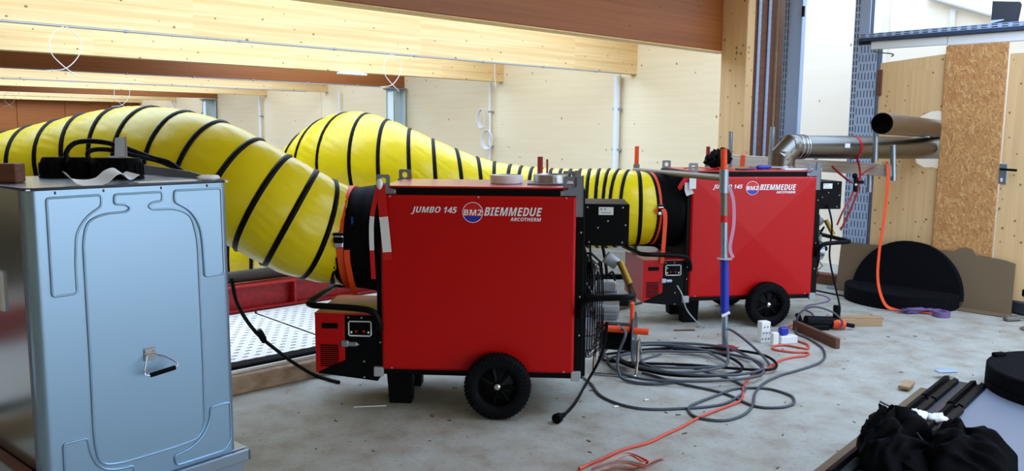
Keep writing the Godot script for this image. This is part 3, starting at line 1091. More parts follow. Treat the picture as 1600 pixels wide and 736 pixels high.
	# control cabinet at the hose end
	st = mb()
	extrude(st, outline([[-0.343, 0.185], [-0.03, 0.15], [-0.03, 0.505], [-0.343, 0.505]]), 0.45, Transform3D(Basis(), Vector3(0, 0, -0.462)))
	var cab := part("control_cabinet", st, M.black, h)
	st = mb()
	extrude(st, outline([[-0.352, 0.192], [-0.2, 0.262], [-0.2, 0.503], [-0.352, 0.503]]), 0.012, Transform3D(Basis(), Vector3(0, 0, -0.014)), 0.002)
	part("front_cover", st, M.red, cab)
	st = mb()
	slab(st, Vector3(-0.355, 0.192, -0.47), Vector3(-0.342, 0.505, -0.004))
	slab(st, Vector3(-0.355, 0.503, -0.47), Vector3(-0.03, 0.512, 0.0))
	part("side_and_top_cover", st, M.red_top, cab)
	st = mb()
	slab(st, Vector3(-0.318, 0.43, -0.01), Vector3(-0.234, 0.458, 0.001))
	part("slot", st, M.black_gloss, cab)
	st = mb()
	for k in 11:
		var y0 := 0.225 + k * 0.011
		var left := -0.328
		var right := minf(-0.328 + (y0 - 0.20) * 2.4 + 0.03, -0.232)
		slab(st, Vector3(left, y0 + 0.002, -0.006), Vector3(right, y0 + 0.008, 0.0015))
	part("vent_slats", st, M.black, cab)
	st = mb()
	tube(st, PackedVector3Array([Vector3(-0.172, 0.392, -0.006), Vector3(-0.066, 0.392, -0.006), Vector3(-0.06, 0.398, -0.006), Vector3(-0.06, 0.462, -0.006), Vector3(-0.066, 0.468, -0.006), Vector3(-0.172, 0.468, -0.006), Vector3(-0.178, 0.462, -0.006), Vector3(-0.178, 0.398, -0.006)]), 0.0035, 6, true)
	part("window_frame", st, M.white, cab)
	st = mb()
	slab(st, Vector3(-0.178, 0.392, -0.013), Vector3(-0.06, 0.468, -0.009))
	var win := part("window", st, M.black_gloss, cab)
	for b in [[-0.165, 0.445, M.lamp if crease > 0.012 else M.black_gloss], [-0.165, 0.41, M.white], [-0.075, 0.41, M.white], [-0.14, 0.415, M.logo_red], [-0.1, 0.415, M.logo_red], [-0.13, 0.45, M.black]]:
		st = mb()
		ball(st, Vector3(b[0], b[1], -0.008), Vector3(0.006, 0.007, 0.004), 8)
		part("button", st, b[2], win)
	st = mb()
	box(st, Vector3(-0.195, 0.352, 0.006), Vector3(0.04, 0.034, 0.02), 0.006)
	box(st, Vector3(-0.155, 0.35, 0.008), Vector3(0.055, 0.024, 0.018), 0.008)
	part("latch", st, M.alu, cab)
	for p in [[-0.18, 0.488], [-0.11, 0.488], [-0.13, 0.345], [-0.1, 0.255], [-0.1, 0.17], [-0.3, 0.496], [-0.235, 0.498]]:
		screw(cab, Vector3(p[0], p[1], -0.008), sc)
	# bumper tubes
	st = mb()
	tube(st, spline([Vector3(-0.004, 0.43, 0.035), Vector3(-0.008, 0.48, 0.04), Vector3(-0.035, 0.53, 0.045), Vector3(-0.1, 0.548, 0.05), Vector3(-0.24, 0.556, 0.05), Vector3(-0.34, 0.56, 0.045), Vector3(-0.385, 0.562, 0.0), Vector3(-0.388, 0.562, -0.1), Vector3(-0.388, 0.562, -0.36), Vector3(-0.385, 0.562, -0.47), Vector3(-0.34, 0.56, -0.52), Vector3(-0.1, 0.55, -0.53), Vector3(-0.03, 0.5, -0.53)], 6), 0.0165, 10)
	part("bumper_tube", st, M.black, h)
	st = mb()
	tube(st, spline([Vector3(W + 0.03, 0.52, 0.01), Vector3(W + 0.03, 0.57, 0.03), Vector3(W + 0.06, 0.612, 0.04), Vector3(W + 0.12, 0.625, 0.045), Vector3(W + 0.25, 0.632, 0.045), Vector3(W + 0.29, 0.633, 0.01), Vector3(W + 0.295, 0.633, -0.1), Vector3(W + 0.295, 0.633, -0.5), Vector3(W + 0.26, 0.632, -0.55), Vector3(W + 0.08, 0.62, -0.56), Vector3(W + 0.03, 0.56, -0.55)], 6), 0.0165, 10)
	part("bumper_tube", st, M.black, h)
	# black collar that takes the hose
	st = mb()
	lathe(st, [Vector2(0.0, 0.0), Vector2(0.3, 0.0), Vector2(0.3, 0.04), Vector2(0.288, 0.09), Vector2(0.278, 0.16), Vector2(0.274, 0.235), Vector2(0.25, 0.24), Vector2(0.0, 0.24)], Transform3D(Basis(Vector3.BACK, PI / 2), Vector3(-0.02, 0.868, -0.32)), 40, false)
	part("collar", st, M.black_cloth, h)
	# burner cover, inlet guard, motor at the other end
	var bu := mb()
	slab(bu, Vector3(W + 0.04, 0.872, -0.44), Vector3(W + 0.275, 1.088, -0.1), 0.004)
	var bc := part("burner_cover", bu, M.black, h)
	st = mb()
	box(st, Vector3(W + 0.155, 1.052, -0.0985), Vector3(0.075, 0.04, 0.003))
	part("rating_label", st, M.white, bc)
	st = mb()
	box(st, Vector3(W + 0.13, 1.062, -0.0968), Vector3(0.008, 0.008, 0.001))
	box(st, Vector3(W + 0.15, 1.062, -0.0968), Vector3(0.008, 0.008, 0.001))
	box(st, Vector3(W + 0.155, 1.043, -0.0968), Vector3(0.05, 0.003, 0.001))
	part("label_print", st, M.grey_paint, bc)
	for p in [[0.06, 1.07], [0.24, 1.07], [0.255, 0.98], [0.24, 0.89], [0.07, 0.89], [0.115, 0.965], [0.165, 1.0]]:
		screw(bc, Vector3(W + p[0], p[1], -0.099), sc)
	var gx := W + 0.045
	var guard := mb()
	for k in 8:
		var r := 0.285 - 0.008 * k * k * 0.35
		tube(guard, ring_pts(Vector3(gx + 0.012 + k * 0.013, 0.515, -0.32), r, 36, Vector3.RIGHT), 0.0032, 5, true)
	for k in 16:
		var a := TAU * k / 16.0
		var d := Vector3(0, sin(a), cos(a))
		var cc := Vector3(gx, 0.515, -0.32)
		tube(guard, PackedVector3Array([cc + d * 0.288, cc + d * 0.285 + Vector3(0.05, 0, 0), cc + d * 0.235 + Vector3(0.105, 0, 0), cc + d * 0.09 + Vector3(0.115, 0, 0)]), 0.0035, 5)
	part("inlet_guard", guard, M.black_gloss, h)
	st = mb()
	slab(st, Vector3(W + 0.03, 0.20, -0.6), Vector3(W + 0.06, 0.84, -0.02), 0.004)
	part("inlet_frame", st, M.black, h)
	st = mb()
	for k in 6:
		var a := TAU * k / 6.0
		var b := Basis(Vector3.RIGHT, a)
		box(st, Vector3(gx + 0.04, 0.515, -0.32) + b * Vector3(0, 0.14, 0), Vector3(0.008, 0.2, 0.1), 0.002, b * Basis(Vector3.UP, 0.5))
	part("fan_blades", st, M.alu, h)
	st = mb()
	rod(st, Vector3(W + 0.12, 0.515, -0.32), Vector3(W + 0.245, 0.515, -0.32), 0.078, 20)
	var mo := part("motor", st, M.alu, h)
	st = mb()
	for k in 20:
		var b := Basis(Vector3.RIGHT, TAU * k / 20.0)
		box(st, Vector3(W + 0.18, 0.515, -0.32) + b * Vector3(0, 0.082, 0), Vector3(0.11, 0.02, 0.005), 0.0, b)
	part("cooling_fins", st, M.alu, mo)
	st = mb()
	box(st, Vector3(W + 0.18, 0.625, -0.32), Vector3(0.1, 0.05, 0.1), 0.008)
	part("terminal_box", st, M.light_grey, mo)
	st = mb()
	rod(st, Vector3(W + 0.245, 0.53, -0.32), Vector3(W + 0.30, 0.53, -0.32), 0.02, 10)
	part("shaft_cover", st, M.black, mo)
	st = mb()
	rod(st, Vector3(W + 0.17, 0.785, -0.3), Vector3(W + 0.23, 0.745, -0.3), 0.033, 16)
	part("oil_filter", st, M.light_grey, h)
	st = mb()
	rod(st, Vector3(W + 0.24, 0.77, -0.25), Vector3(W + 0.295, 0.655, -0.22), 0.018, 10)
	part("brass_pipe", st, M.brass, h)
	st = mb()
	tube(st, spline([Vector3(W + 0.08, 0.87, -0.2), Vector3(W + 0.085, 0.78, -0.17), Vector3(W + 0.10, 0.68, -0.16), Vector3(W + 0.09, 0.6, -0.2)], 6), 0.006, 6)
	tube(st, spline([Vector3(W + 0.13, 0.76, -0.25), Vector3(W + 0.16, 0.69, -0.2), Vector3(W + 0.2, 0.72, -0.2), Vector3(W + 0.22, 0.66, -0.28)], 6), 0.006, 6)
	part("lead", st, M.black_cable, h)
	# feet, axle and wheels
	for zz in [-0.2, -0.5]:
		st = mb()
		extrude(st, outline([[-0.005, 0.2], [0.135, 0.2], [0.128, 0.0], [0.01, 0.0]]), 0.09, Transform3D(Basis(), Vector3(0, 0, zz)))
		part("foot", st, M.rubber, h)
	st = mb()
	rod(st, Vector3(0.607, 0.168, -0.72), Vector3(0.607, 0.168, 0.09), 0.012, 10)
	box(st, Vector3(0.607, 0.185, -0.31), Vector3(0.06, 0.04, 0.6), 0.004)
	part("axle", st, M.black, h)
	make_wheel(h, Vector3(0.607, 0.168, 0.075), 1.0)
	make_wheel(h, Vector3(0.607, 0.168, -0.69), -1.0)
	return h

const HN := Vector3(-0.6689, 0, -4.1538)
const HF := Vector3(1.3315, 0, -6.0877)

func hn(x: float, y: float, z: float) -> Vector3:
	return at(HN.x, 0, HN.z, -0.0594) * Vector3(x, y, z)

func hf(x: float, y: float, z: float) -> Vector3:
	return at(HF.x, 0, HF.z, 0.1556) * Vector3(x, y, z)

func tape(called: String, pts: Array, wide: Vector3, w: float, cuts: Array, label: String) -> void:
	var o := thing(called, label, "tape")
	for tail in pts.size():
		var line := spline(pts[tail], 5)
		for c in cuts[tail]:
			var a := int(c[0] * (line.size() - 1))
			var b := int(c[1] * (line.size() - 1))
			var st := mb()
			ribbon(st, line.slice(a, b + 1), [wide], w * (0.5 if tail == 0 else 0.95), 0.0012)
			part("stripe", st, c[2], o)

func build_heaters() -> void:
	heater("red heater in front, its big flat panel between the grey cabinet and the cable reel", 0.006, at(HN.x, 0, HN.z, -0.0594))
	heater("red heater farther back with a cross creased panel, under the flue elbow", 0.018, at(HF.x, 0, HF.z, 0.1556))
	# things on the near heater
	var red: Material = M.logo_red
	var z := 0.03
	tape("warning_tape", [[hn(0.0, 1.18, z), hn(-0.022, 1.1, z), hn(-0.04, 1.0, z), hn(-0.042, 0.88, z), hn(-0.034, 0.70, z)], [hn(0.008, 1.18, z), hn(0.014, 1.1, z + 0.005), hn(0.024, 1.0, z + 0.005), hn(0.032, 0.9, z), hn(0.04, 0.80, z)]], Vector3(1, 0, 0.1), 0.048, [[[0.0, 0.45, red], [0.45, 0.8, M.white], [0.8, 1.0, red]], [[0.0, 0.45, red], [0.45, 0.9, M.white], [0.9, 1.0, red]]], "red and white warning tape knotted to the near heater's left bracket")
	var st := mb()
	ball(st, hn(0.003, 1.185, z), Vector3(0.016, 0.028, 0.014), 10)
	part("knot", st, M.white, get_node("warning_tape"))
	st = mb()
	lathe(st, [Vector2(0.075, 0.0), Vector2(0.086, 0.002), Vector2(0.089, 0.044), Vector2(0.076, 0.046), Vector2(0.072, 0.01), Vector2(0.0, 0.006)], at(hn(0.62, 1.1765, -0.3).x, 1.1765, hn(0.62, 1.1765, -0.3).z), 36)
	solo("white_dish", st, M.white, "shallow white dish on the near heater's red top", "dish")
	var cap := thing("flue_collar", "bright metal flue collar on the near heater's top", "collar", at(hn(0.858, 1.1765, -0.3).x, 1.1765, hn(0.858, 1.1765, -0.3).z, -0.0594))
	st = mb()
	lathe(st, [Vector2(0.078, 0.0), Vector2(0.093, 0.004), Vector2(0.093, 0.05), Vector2(0.085, 0.052), Vector2(0.083, 0.01)], Transform3D(), 36)
	part("ring", st, M.steel, cap)
	st = mb()
	box(st, Vector3(0, 0.004, 0), Vector3(0.24, 0.008, 0.24), 0.002)
	part("base_plate", st, M.grey_paint, cap)
	# things on the far heater
	z = 0.03
	tape("warning_tape", [[hf(-0.02, 1.17, z), hf(-0.06, 1.12, z), hf(-0.1, 1.06, z), hf(-0.09, 1.04, z)], [hf(-0.01, 1.17, z), hf(-0.03, 1.10, z), hf(-0.035, 1.04, z), hf(-0.02, 1.0, z)]], Vector3(1, 0, 0.1), 0.06, [[[0.0, 1.0, red]], [[0.0, 0.4, red], [0.4, 1.0, M.white]]], "red and white tape tuft at the far heater's left bracket")
	st = mb()
	box(st, Vector3.ZERO, Vector3(0.05, 0.09, 0.004), 0.001)
	solo("white_tag", st, M.white, "small white tag hanging at the far heater's left edge", "tag", "", Transform3D(Basis(), hf(-0.012, 1.09, 0.05)))
	var drv := thing("screwdriver", "blue handled tool lying on the far heater's top", "tool", Transform3D(Basis(Vector3.UP, 0.2), hf(0.62, 1.196, -0.12)))
	st = mb()
	lathe(st, [Vector2(0.0, 0.0), Vector2(0.014, 0.004), Vector2(0.018, 0.03), Vector2(0.014, 0.07), Vector2(0.017, 0.10), Vector2(0.008, 0.12), Vector2(0.0, 0.12)], Transform3D(Basis(Vector3.BACK, -PI / 2), Vector3(-0.06, 0, 0)), 12, true)
	part("handle", st, M.blue, drv)
	st = mb()
	rod(st, Vector3(0.06, 0, 0), Vector3(0.2, 0, 0), 0.004, 6)
	part("shaft", st, M.steel, drv)
	st = mb()
	box(st, Vector3.ZERO, Vector3(0.16, 0.012, 0.05), 0.003)
	solo("tool_pouch", st, M.sheet_dark, "flat dark tool beside the flue elbow's foot", "tool", "", Transform3D(Basis(Vector3.UP, 0.5), hf(0.46, 1.184, -0.1)))
	st = mb()
	tube(st, spline([hf(-0.05, 1.19, -0.05), hf(0.05, 1.2, -0.02), hf(0.16, 1.19, -0.05), hf(0.22, 1.195, -0.02), hf(0.2, 1.2, -0.0)], 6), 0.008, 6, false, 0.5)
	solo("tape_scrap", st, M.logo_red, "loose red tape scrap on the far heater's top", "tape")
	st = mb()
	var nz := FastNoiseLite.new()
	nz.seed = 4
	nz.frequency = 1.2
	ball(st, hf(0.36, 1.255, -0.35), Vector3(0.08, 0.075, 0.08), 26, 0.8, nz)
	ball(st, hf(0.31, 1.24, -0.35), Vector3(0.065, 0.05, 0.06), 22, 0.8, nz)
	solo("black_glove", st, M.black_cloth, "crumpled black cloth on the far heater's top beside the scaffold pole", "cloth")
	st = mb()
	box(st, Vector3.ZERO, Vector3(0.06, 0.012, 0.3), 0.002)
	solo("white_strip", st, M.white, "short white strip at the far heater's top right edge", "strip", "", Transform3D(Basis(Vector3.UP, 1.7), hf(0.9, 1.184, -0.06)))


# ---------- yellow hoses ----------
func resample(pts: PackedVector3Array, step: float) -> PackedVector3Array:
	var out := PackedVector3Array([pts[0]])
	var left := step
	for i in pts.size() - 1:
		var a := pts[i]
		var b := pts[i + 1]
		var l := a.distance_to(b)
		var done_l := 0.0
		while l - done_l >= left:
			done_l += left
			out.append(a.lerp(b, done_l / l))
			left = step
		left -= l - done_l
	return out

func hose(label: String, ctrl: Array, radius: float, marks: Array, seed_no: int, r_start: float, flat := 1.0, bulge := Vector3.ZERO) -> Node3D:
	var o := thing("duct_hose", label, "hose", Transform3D(), "yellow duct hoses")
	var step := 0.0125
	var pts := resample(spline(ctrl, 24), step)
	var fr := []
	for f in frames(pts, false):       # where the hose slumps its wire rings stay nearly upright
		var t: Vector3 = (f[0] * Vector3(1, flat, 1)).normalized()
		var u := t.cross(Vector3.UP).normalized()
		fr.append([t, u, t.cross(u).normalized()])
	var n := 110
	var nz := FastNoiseLite.new()
	nz.seed = seed_no
	nz.frequency = 1.0
	nz.fractal_octaves = 2
	var st := mb()
	soft(st)
	var rows := []
	var rads := []
	for i in pts.size():
		var d := i * step
		var cell := 0
		while cell < marks.size() - 2 and d > marks[cell + 1]:
			cell += 1
		var ph := clampf((d - marks[cell]) / (marks[cell + 1] - marks[cell]), 0.0, 1.0)
		var puff := sin(ph * PI)
		var base_r := lerpf(r_start, radius, smoothstep(0.0, 0.35, d))
		if bulge.y > 0.0:
			base_r += bulge.y * exp(-pow((d - bulge.x) / bulge.z, 2.0))
		rads.append(base_r)
		var row := PackedVector3Array()
		for k in n:
			var a := TAU * k / n
			# creases fan out slantwise between the wires
			var w := 0.5 * nz.get_noise_2d(a * 2.6 + ph * 0.8 + cell * 7.3, cell * 3.1) + 0.8 * nz.get_noise_2d(a * 9.0 - ph * 2.2 + cell * 3.7, 40.0 + ph * 0.5)
			var r := base_r * (1.0 + 0.02 * puff + 0.016 * w * puff)
			row.append(pts[i] + (fr[i][1] * cos(a) + fr[i][2] * sin(a)) * r)
		rows.append(row)
	for i in rows.size() - 1:
		for k in n:
			var l := (k + 1) % n
			quad(st, rows[i][k], rows[i + 1][k], rows[i + 1][l], rows[i][l])
	part("fabric", st, M.yellow, o)
	for d in marks:
		if d > 0.0 and d < (pts.size() - 1) * step:
			var i := int(d / step)
			var ring := PackedVector3Array()
			for k in 48:
				var a := TAU * k / 48.0
				ring.append(pts[i] + (fr[i][1] * cos(a) + fr[i][2] * sin(a)) * (rads[i] - 0.005))
			var rs := mb()
			tube(rs, ring, 0.0175, 6, true)
			part("wire_ring", rs, M.wire, o)
	return o

func strap(label: String, c: Vector3, axis: Vector3, r: float, tail: Array) -> void:
	var o := thing("ratchet_strap", label, "strap", Transform3D(), "orange straps round the hose ends")
	var q := Quaternion(Vector3.UP, axis.normalized())
	var st := mb()
	lathe(st, [Vector2(r - 0.004, -0.017), Vector2(r + 0.003, -0.017), Vector2(r + 0.003, 0.017), Vector2(r - 0.004, 0.017), Vector2(r - 0.004, -0.017)], Transform3D(Basis(q), c), 48)
	part("band", st, M.orange, o)
	# ratchet on the viewer's side
	var side := (Vector3(0, 1.2, 0) - c)
	side = (side - axis * side.dot(axis)).normalized()
	var b := Basis(axis.normalized(), axis.cross(side).normalized() * -1.0, side)
	var p := c + side * (r + 0.014)
	st = mb()
	box(st, p, Vector3(0.045, 0.08, 0.02), 0.005, b)
	var ra := part("ratchet", st, M.steel, o)
	st = mb()
	box(st, p + b * Vector3(0, 0.0, 0.012), Vector3(0.05, 0.03, 0.014), 0.004, b)
	rod(st, p + b * Vector3(-0.028, -0.03, 0.01), p + b * Vector3(0.028, -0.03, 0.01), 0.007, 8)
	part("lever", st, M.black, ra)
	st = mb()
	ribbon(st, spline(tail, 6), [Vector3(1, 0, 0.0)], 0.03, 0.003)
	part("tail", st, M.orange, o)

# distances of the wire rings along a hose: closer together at its start
func ring_marks(first: float, tight: float, wide: float, until: float, n: int) -> Array:
	var out := [first - tight]
	var d := first
	for k in n:
		out.append(d)
		d += lerpf(tight, wide, smoothstep(until * 0.55, until, d))
	return out

func build_hoses() -> void:
	var near := [hn(-0.235, 0.87, -0.32), hn(-0.30, 0.878, -0.322), Vector3(-1.119, 0.943, -4.420), Vector3(-1.363, 1.081, -4.380), Vector3(-1.608, 1.208, -4.400), Vector3(-1.860, 1.272, -4.460), Vector3(-2.123, 1.278, -4.540), Vector3(-2.441, 1.220, -4.600), Vector3(-2.767, 1.153, -4.660), Vector3(-3.204, 1.073, -4.760), Vector3(-3.884, 0.945, -4.950)]
	hose("big yellow ribbed duct hose rising from the near heater over the grey cabinet", near, 0.287, ring_marks(0.05, 0.155, 0.172, 0.5, 30), 3, 0.266)
	var far := [hf(-0.215, 0.868, -0.32), hf(-0.34, 0.87, -0.33), Vector3(0.72, 0.86, -6.43), Vector3(0.3, 0.855, -6.5), Vector3(-0.15, 0.90, -6.55), Vector3(-0.55, 1.02, -6.5), Vector3(-0.92, 1.14, -6.48), Vector3(-1.27, 1.20, -6.55), Vector3(-1.60, 1.12, -6.75), Vector3(-1.88, 0.88, -6.95), Vector3(-2.1, 0.56, -7.0), Vector3(-2.4, 0.42, -6.95), Vector3(-2.9, 0.40, -6.9)]
	hose("yellow ribbed duct hose humped behind the near heater, joined to the far heater", far, 0.305, ring_marks(0.03, 0.075, 0.185, 1.5, 34), 8, 0.276, -0.2, Vector3(2.35, 0.09, 0.75))
	var ax := Vector3(cos(0.0594), 0, -sin(0.0594)) * -1.0
	var c := hn(-0.225, 0.868, -0.32)
	strap("orange ratchet strap round the near hose end, blue tab and buckle facing", c, (hn(0, 0, 0) - hn(1, 0, 0)).normalized(), 0.281, [c + Vector3(0.02, -0.03, 0.285), c + Vector3(0.022, -0.1, 0.28), c + Vector3(0.03, -0.2, 0.235), c + Vector3(0.035, -0.29, 0.16)])
	var bt := mb()
	box(bt, c + Vector3(0.045, 0.12, 0.262), Vector3(0.012, 0.04, 0.006), 0.001)
	part("blue_tab", bt, M.blue, get_node("ratchet_strap"))
	c = hf(-0.225, 0.868, -0.32)
	strap("orange ratchet strap round the far hose end with a long hanging tail", c, (hf(0, 0, 0) - hf(1, 0, 0)).normalized(), 0.281, [c + Vector3(0.0, 0.0, 0.30), c + Vector3(0.05, 0.02, 0.31), c + Vector3(0.075, -0.02, 0.32), c + Vector3(0.07, -0.2, 0.33), c + Vector3(0.06, -0.38, 0.33)])


# ---------- grey sheet metal cabinet ----------
const CB := Vector3(-1.649, 0, -2.778)

func cb(x: float, y: float, z: float) -> Vector3:
	return at(CB.x, 0, CB.z, 0.870) * Vector3(x, y, z)

func rib(st: SurfaceTool, pts: PackedVector2Array, closed := true) -> void:
	var v := PackedVector3Array()
	for q in pts:
		v.append(Vector3(q.x, q.y, 0.003))
	tube(st, v, 0.0048, 6, closed, 0.9)

func build_cabinet() -> void:
	var c := thing("metal_cabinet", "tall grey galvanized sheet metal cabinet with embossed front and wire handle", "cabinet", at(CB.x, 0, CB.z, 0.870))
	var W := 0.752
	var B := 0.10
	var T := 1.243
	var dep := 0.86
	# the front wraps round both upright edges
	var st := mb()
	soft(st)
	var prof := []
	for i in 7:
		var a := PI / 2 * i / 6.0
		prof.append(Vector3(0.035 - 0.035 * sin(PI / 2 - a), 0, -0.035 + 0.035 * sin(a)))
	var right := []
	for i in range(6, -1, -1):
		right.append(Vector3(W - prof[i].x, 0, prof[i].z))
	prof = [Vector3(0, 0, -0.06)] + prof + right + [Vector3(W, 0, -0.06)]
	for i in prof.size() - 1:
		var a: Vector3 = prof[i]
		var b: Vector3 = prof[i + 1]
		quad(st, a + Vector3(0, B, 0), a + Vector3(0, T, 0), b + Vector3(0, T, 0), b + Vector3(0, B, 0))
	part("front_sheet", st, M.galv_front, c)
	st = mb()
	slab(st, Vector3(0.004, B, -dep), Vector3(W - 0.004, T - 0.004, -0.058))
	part("side_sheet", st, M.galv_side, c)
	st = mb()
	slab(st, Vector3(0.006, B, -0.075), Vector3(-0.003, T, -0.06))
	part("edge_fold", st, M.grey_paint, c)
	st = mb()
	slab(st, Vector3(W - 0.006, B, -0.075), Vector3(W + 0.003, T, -0.06))
	part("edge_fold", st, M.grey_paint, c)
	st = mb()
	slab(st, Vector3(-0.002, T - 0.004, -dep), Vector3(W + 0.002, T + 0.001, 0.0))
	part("top_sheet", st, M.galv, c)
	st = mb()
	tube(st, PackedVector3Array([Vector3(-0.004, T, -dep), Vector3(-0.004, T, -0.02), Vector3(0.02, T, 0.003), Vector3(W - 0.02, T, 0.003), Vector3(W + 0.004, T, -0.02), Vector3(W + 0.004, T, -dep)]), 0.006, 6)
	part("top_rim", st, M.sheet_dark, c)
	st = mb()
	extrude(st, outline([[-0.05, 0.0], [-dep, 0.0], [-dep, 0.05], [-0.3, 0.028], [-0.06, 0.004]]), 0.006, Transform3D(Basis(Vector3(0, 0, 1), Vector3(0, 1, 0), Vector3(-1, 0, 0)), Vector3(W + 0.003, T, 0)))
	slab(st, Vector3(0.35, T, -dep), Vector3(W, T + 0.05, -dep + 0.006))
	part("side_upstand", st, M.grey_paint, c)
	# embossed fields
	var lp := rounded([[0.06, 1.211], [0.244, 1.213], [0.242, 1.172], [0.193, 1.142, 0.05], [0.150, 1.085, 0.06], [0.142, 0.968], [0.142, 0.865], [0.059, 0.865]], 0.012)
	var rp := rounded([[0.522, 1.215], [0.718, 1.215], [0.719, 0.865], [0.634, 0.862], [0.630, 1.0, 0.04], [0.622, 1.07, 0.05], [0.585, 1.135, 0.05], [0.52, 1.171]], 0.012)
	var tp := rounded([[0.292, 1.212], [0.472, 1.213], [0.47, 1.178], [0.43, 1.175, 0.01], [0.414, 1.161, 0.01], [0.43, 1.148, 0.01], [0.528, 1.144, 0.05], [0.585, 1.115, 0.05], [0.608, 1.02, 0.06], [0.61, 0.52, 0.02], [0.607, 0.255, 0.05], [0.58, 0.203, 0.05], [0.5, 0.193, 0.05], [0.26, 0.193, 0.06], [0.185, 0.21, 0.06], [0.171, 0.309, 0.06], [0.173, 0.6, 0.02], [0.173, 1.05, 0.06], [0.19, 1.12, 0.05], [0.25, 1.144, 0.05], [0.334, 1.146, 0.01], [0.348, 1.158, 0.01], [0.334, 1.172, 0.01], [0.29, 1.177]], 0.012, 5)
	var bl := rounded([[0.062, 0.115], [0.065, 0.327], [0.147, 0.325], [0.153, 0.265, 0.04], [0.18, 0.2, 0.06], [0.24, 0.172, 0.04], [0.31, 0.169], [0.312, 0.115]], 0.012)
	var br := rounded([[0.473, 0.158], [0.55, 0.17, 0.05], [0.606, 0.211, 0.05], [0.634, 0.271, 0.04], [0.636, 0.317], [0.723, 0.316], [0.723, 0.15, 0.04], [0.69, 0.115, 0.02], [0.48, 0.115]], 0.012)
	var k := 0
	for f in [lp, rp, bl, br, tp]:
		st = mb()
		extrude(st, f, 0.003)
		rib(st, f)
		part("embossed_field", st, M.galv_front, c)
	for x in [0.09, 0.255, 0.47, 0.66]:
		st = mb()
		ball(st, Vector3(x, 1.228, 0.0), Vector3(0.004, 0.006, 0.004), 8)
		part("rivet", st, M.sheet_dark, c)
	# handle
	st = mb()
	box(st, Vector3(0.392, 0.592, 0.006), Vector3(0.045, 0.05, 0.006), 0.002)
	for x in [0.377, 0.407]:
		ball(st, Vector3(x, 0.604, 0.011), Vector3(0.004, 0.004, 0.003), 8)
	box(st, Vector3(0.392, 0.588, 0.012), Vector3(0.03, 0.012, 0.01), 0.003)
	var hp := part("handle_plate", st, M.chrome, c)
	st = mb()
	tube(st, PackedVector3Array([Vector3(0.41, 0.59, 0.014), Vector3(0.44, 0.578, 0.03), Vector3(0.472, 0.552, 0.055), Vector3(0.474, 0.54, 0.06), Vector3(0.46, 0.533, 0.062), Vector3(0.36, 0.525, 0.062), Vector3(0.345, 0.53, 0.06), Vector3(0.346, 0.545, 0.055), Vector3(0.37, 0.58, 0.024), Vector3(0.378, 0.59, 0.014)]), 0.003, 6)
	part("wire_bail", st, M.chrome, hp)
	st = mb()
	rod(st, Vector3(0.365, 0.525, 0.062), Vector3(0.462, 0.534, 0.062), 0.009, 12)
	part("grip", st, M.rubber, hp)
	st = mb()
	slab(st, Vector3(-0.006, 0.78, -0.45), Vector3(0.004, 0.928, -0.29))
	part("white_label", st, M.white, c)
	# the base it stands on
	var p := thing("base_frame", "folded sheet metal base tray under the grey cabinet", "base", at(CB.x, 0, CB.z, 0.870))
	st = mb()
	slab(st, Vector3(-0.03, 0.0, -dep - 0.02), Vector3(W + 0.02, 0.05, 0.012), 0.004)
	slab(st, Vector3(-0.03, 0.05, 0.012), Vector3(W + 0.045, 0.098, 0.03), 0.003)
	slab(st, Vector3(W + 0.03, 0.05, -dep), Vector3(W + 0.045, 0.098, 0.03), 0.003)
	slab(st, Vector3(-0.03, 0.05, -dep), Vector3(W + 0.045, 0.1, 0.0), 0.003)
	part("tray", st, M.galv_smooth, p)
	st = mb()
	slab(st, Vector3(-0.045, 0.0, -dep), Vector3(-0.03, 0.21, 0.02), 0.003)
	part("side_lip", st, M.galv_smooth, p)
	st = mb()
	slab(st, Vector3(-0.04, 0.2, -dep), Vector3(0.0, 0.216, -0.0), 0.002)
	part("brown_edge", st, M.brown_wood, p)
	# things on top
	st = mb()
	box(st, Vector3(0, 0.036, 0), Vector3(0.3, 0.072, 0.08), 0.004)
	solo("wood_block", st, M.brown_wood, "brown wood block at the far left of the grey cabinet's top", "block", "", Transform3D(Basis(Vector3.UP, 0.87 - 0.75), cb(0.02, T + 0.002, -0.52)))
	var labels := ["black round cable socket on the cabinet top, leftmost of the row", "black cable socket on the cabinet top, second from left", "black cable socket on the cabinet top just left of the grey lever plate", "large black cable socket under the grey lever plate"]
	var spots := [[0.355, -0.70, 0.05, 0.085], [0.43, -0.62, 0.055, 0.085], [0.49, -0.5, 0.06, 0.085], [0.535, -0.42, 0.062, 0.085]]
	for i in 4:
		var q: Array = spots[i]
		var s := thing("cable_socket", labels[i], "socket", at(cb(q[0], 0, q[1]).x, T + 0.002, cb(q[0], 0, q[1]).z, 0.5 + i), "black sockets on the cabinet top")
		st = mb()
		var pr := [Vector2(0.0, 0.0), Vector2(q[2] + 0.008, 0.0), Vector2(q[2] + 0.002, 0.018), Vector2(q[2], q[3] * 0.8), Vector2(q[2] - 0.008, q[3]), Vector2(0.0, q[3])]
		lathe(st, pr, Transform3D(), 20)
		part("housing", st, M.rubber, s)
		st = mb()
		for g in 14:
			var b := Basis(Vector3.UP, TAU * g / 14.0)
			box(st, b * Vector3(q[2] + 0.001, q[3] * 0.45, 0), Vector3(0.01, q[3] * 0.6, 0.012), 0.002, b)
		part("grip_ribs", st, M.rubber, s)
	var lv := thing("lever_plate", "grey upright lever plate standing among the black sockets", "plate", Transform3D(Basis(Vector3.UP, 0.5), cb(0.52, T + 0.088, -0.44)))
	st = mb()
	extrude(st, outline([[-0.022, 0.0], [0.022, 0.0], [0.02, 0.088], [-0.016, 0.082]]), 0.012)
	part("blade", st, M.light_grey, lv)
	st = mb()
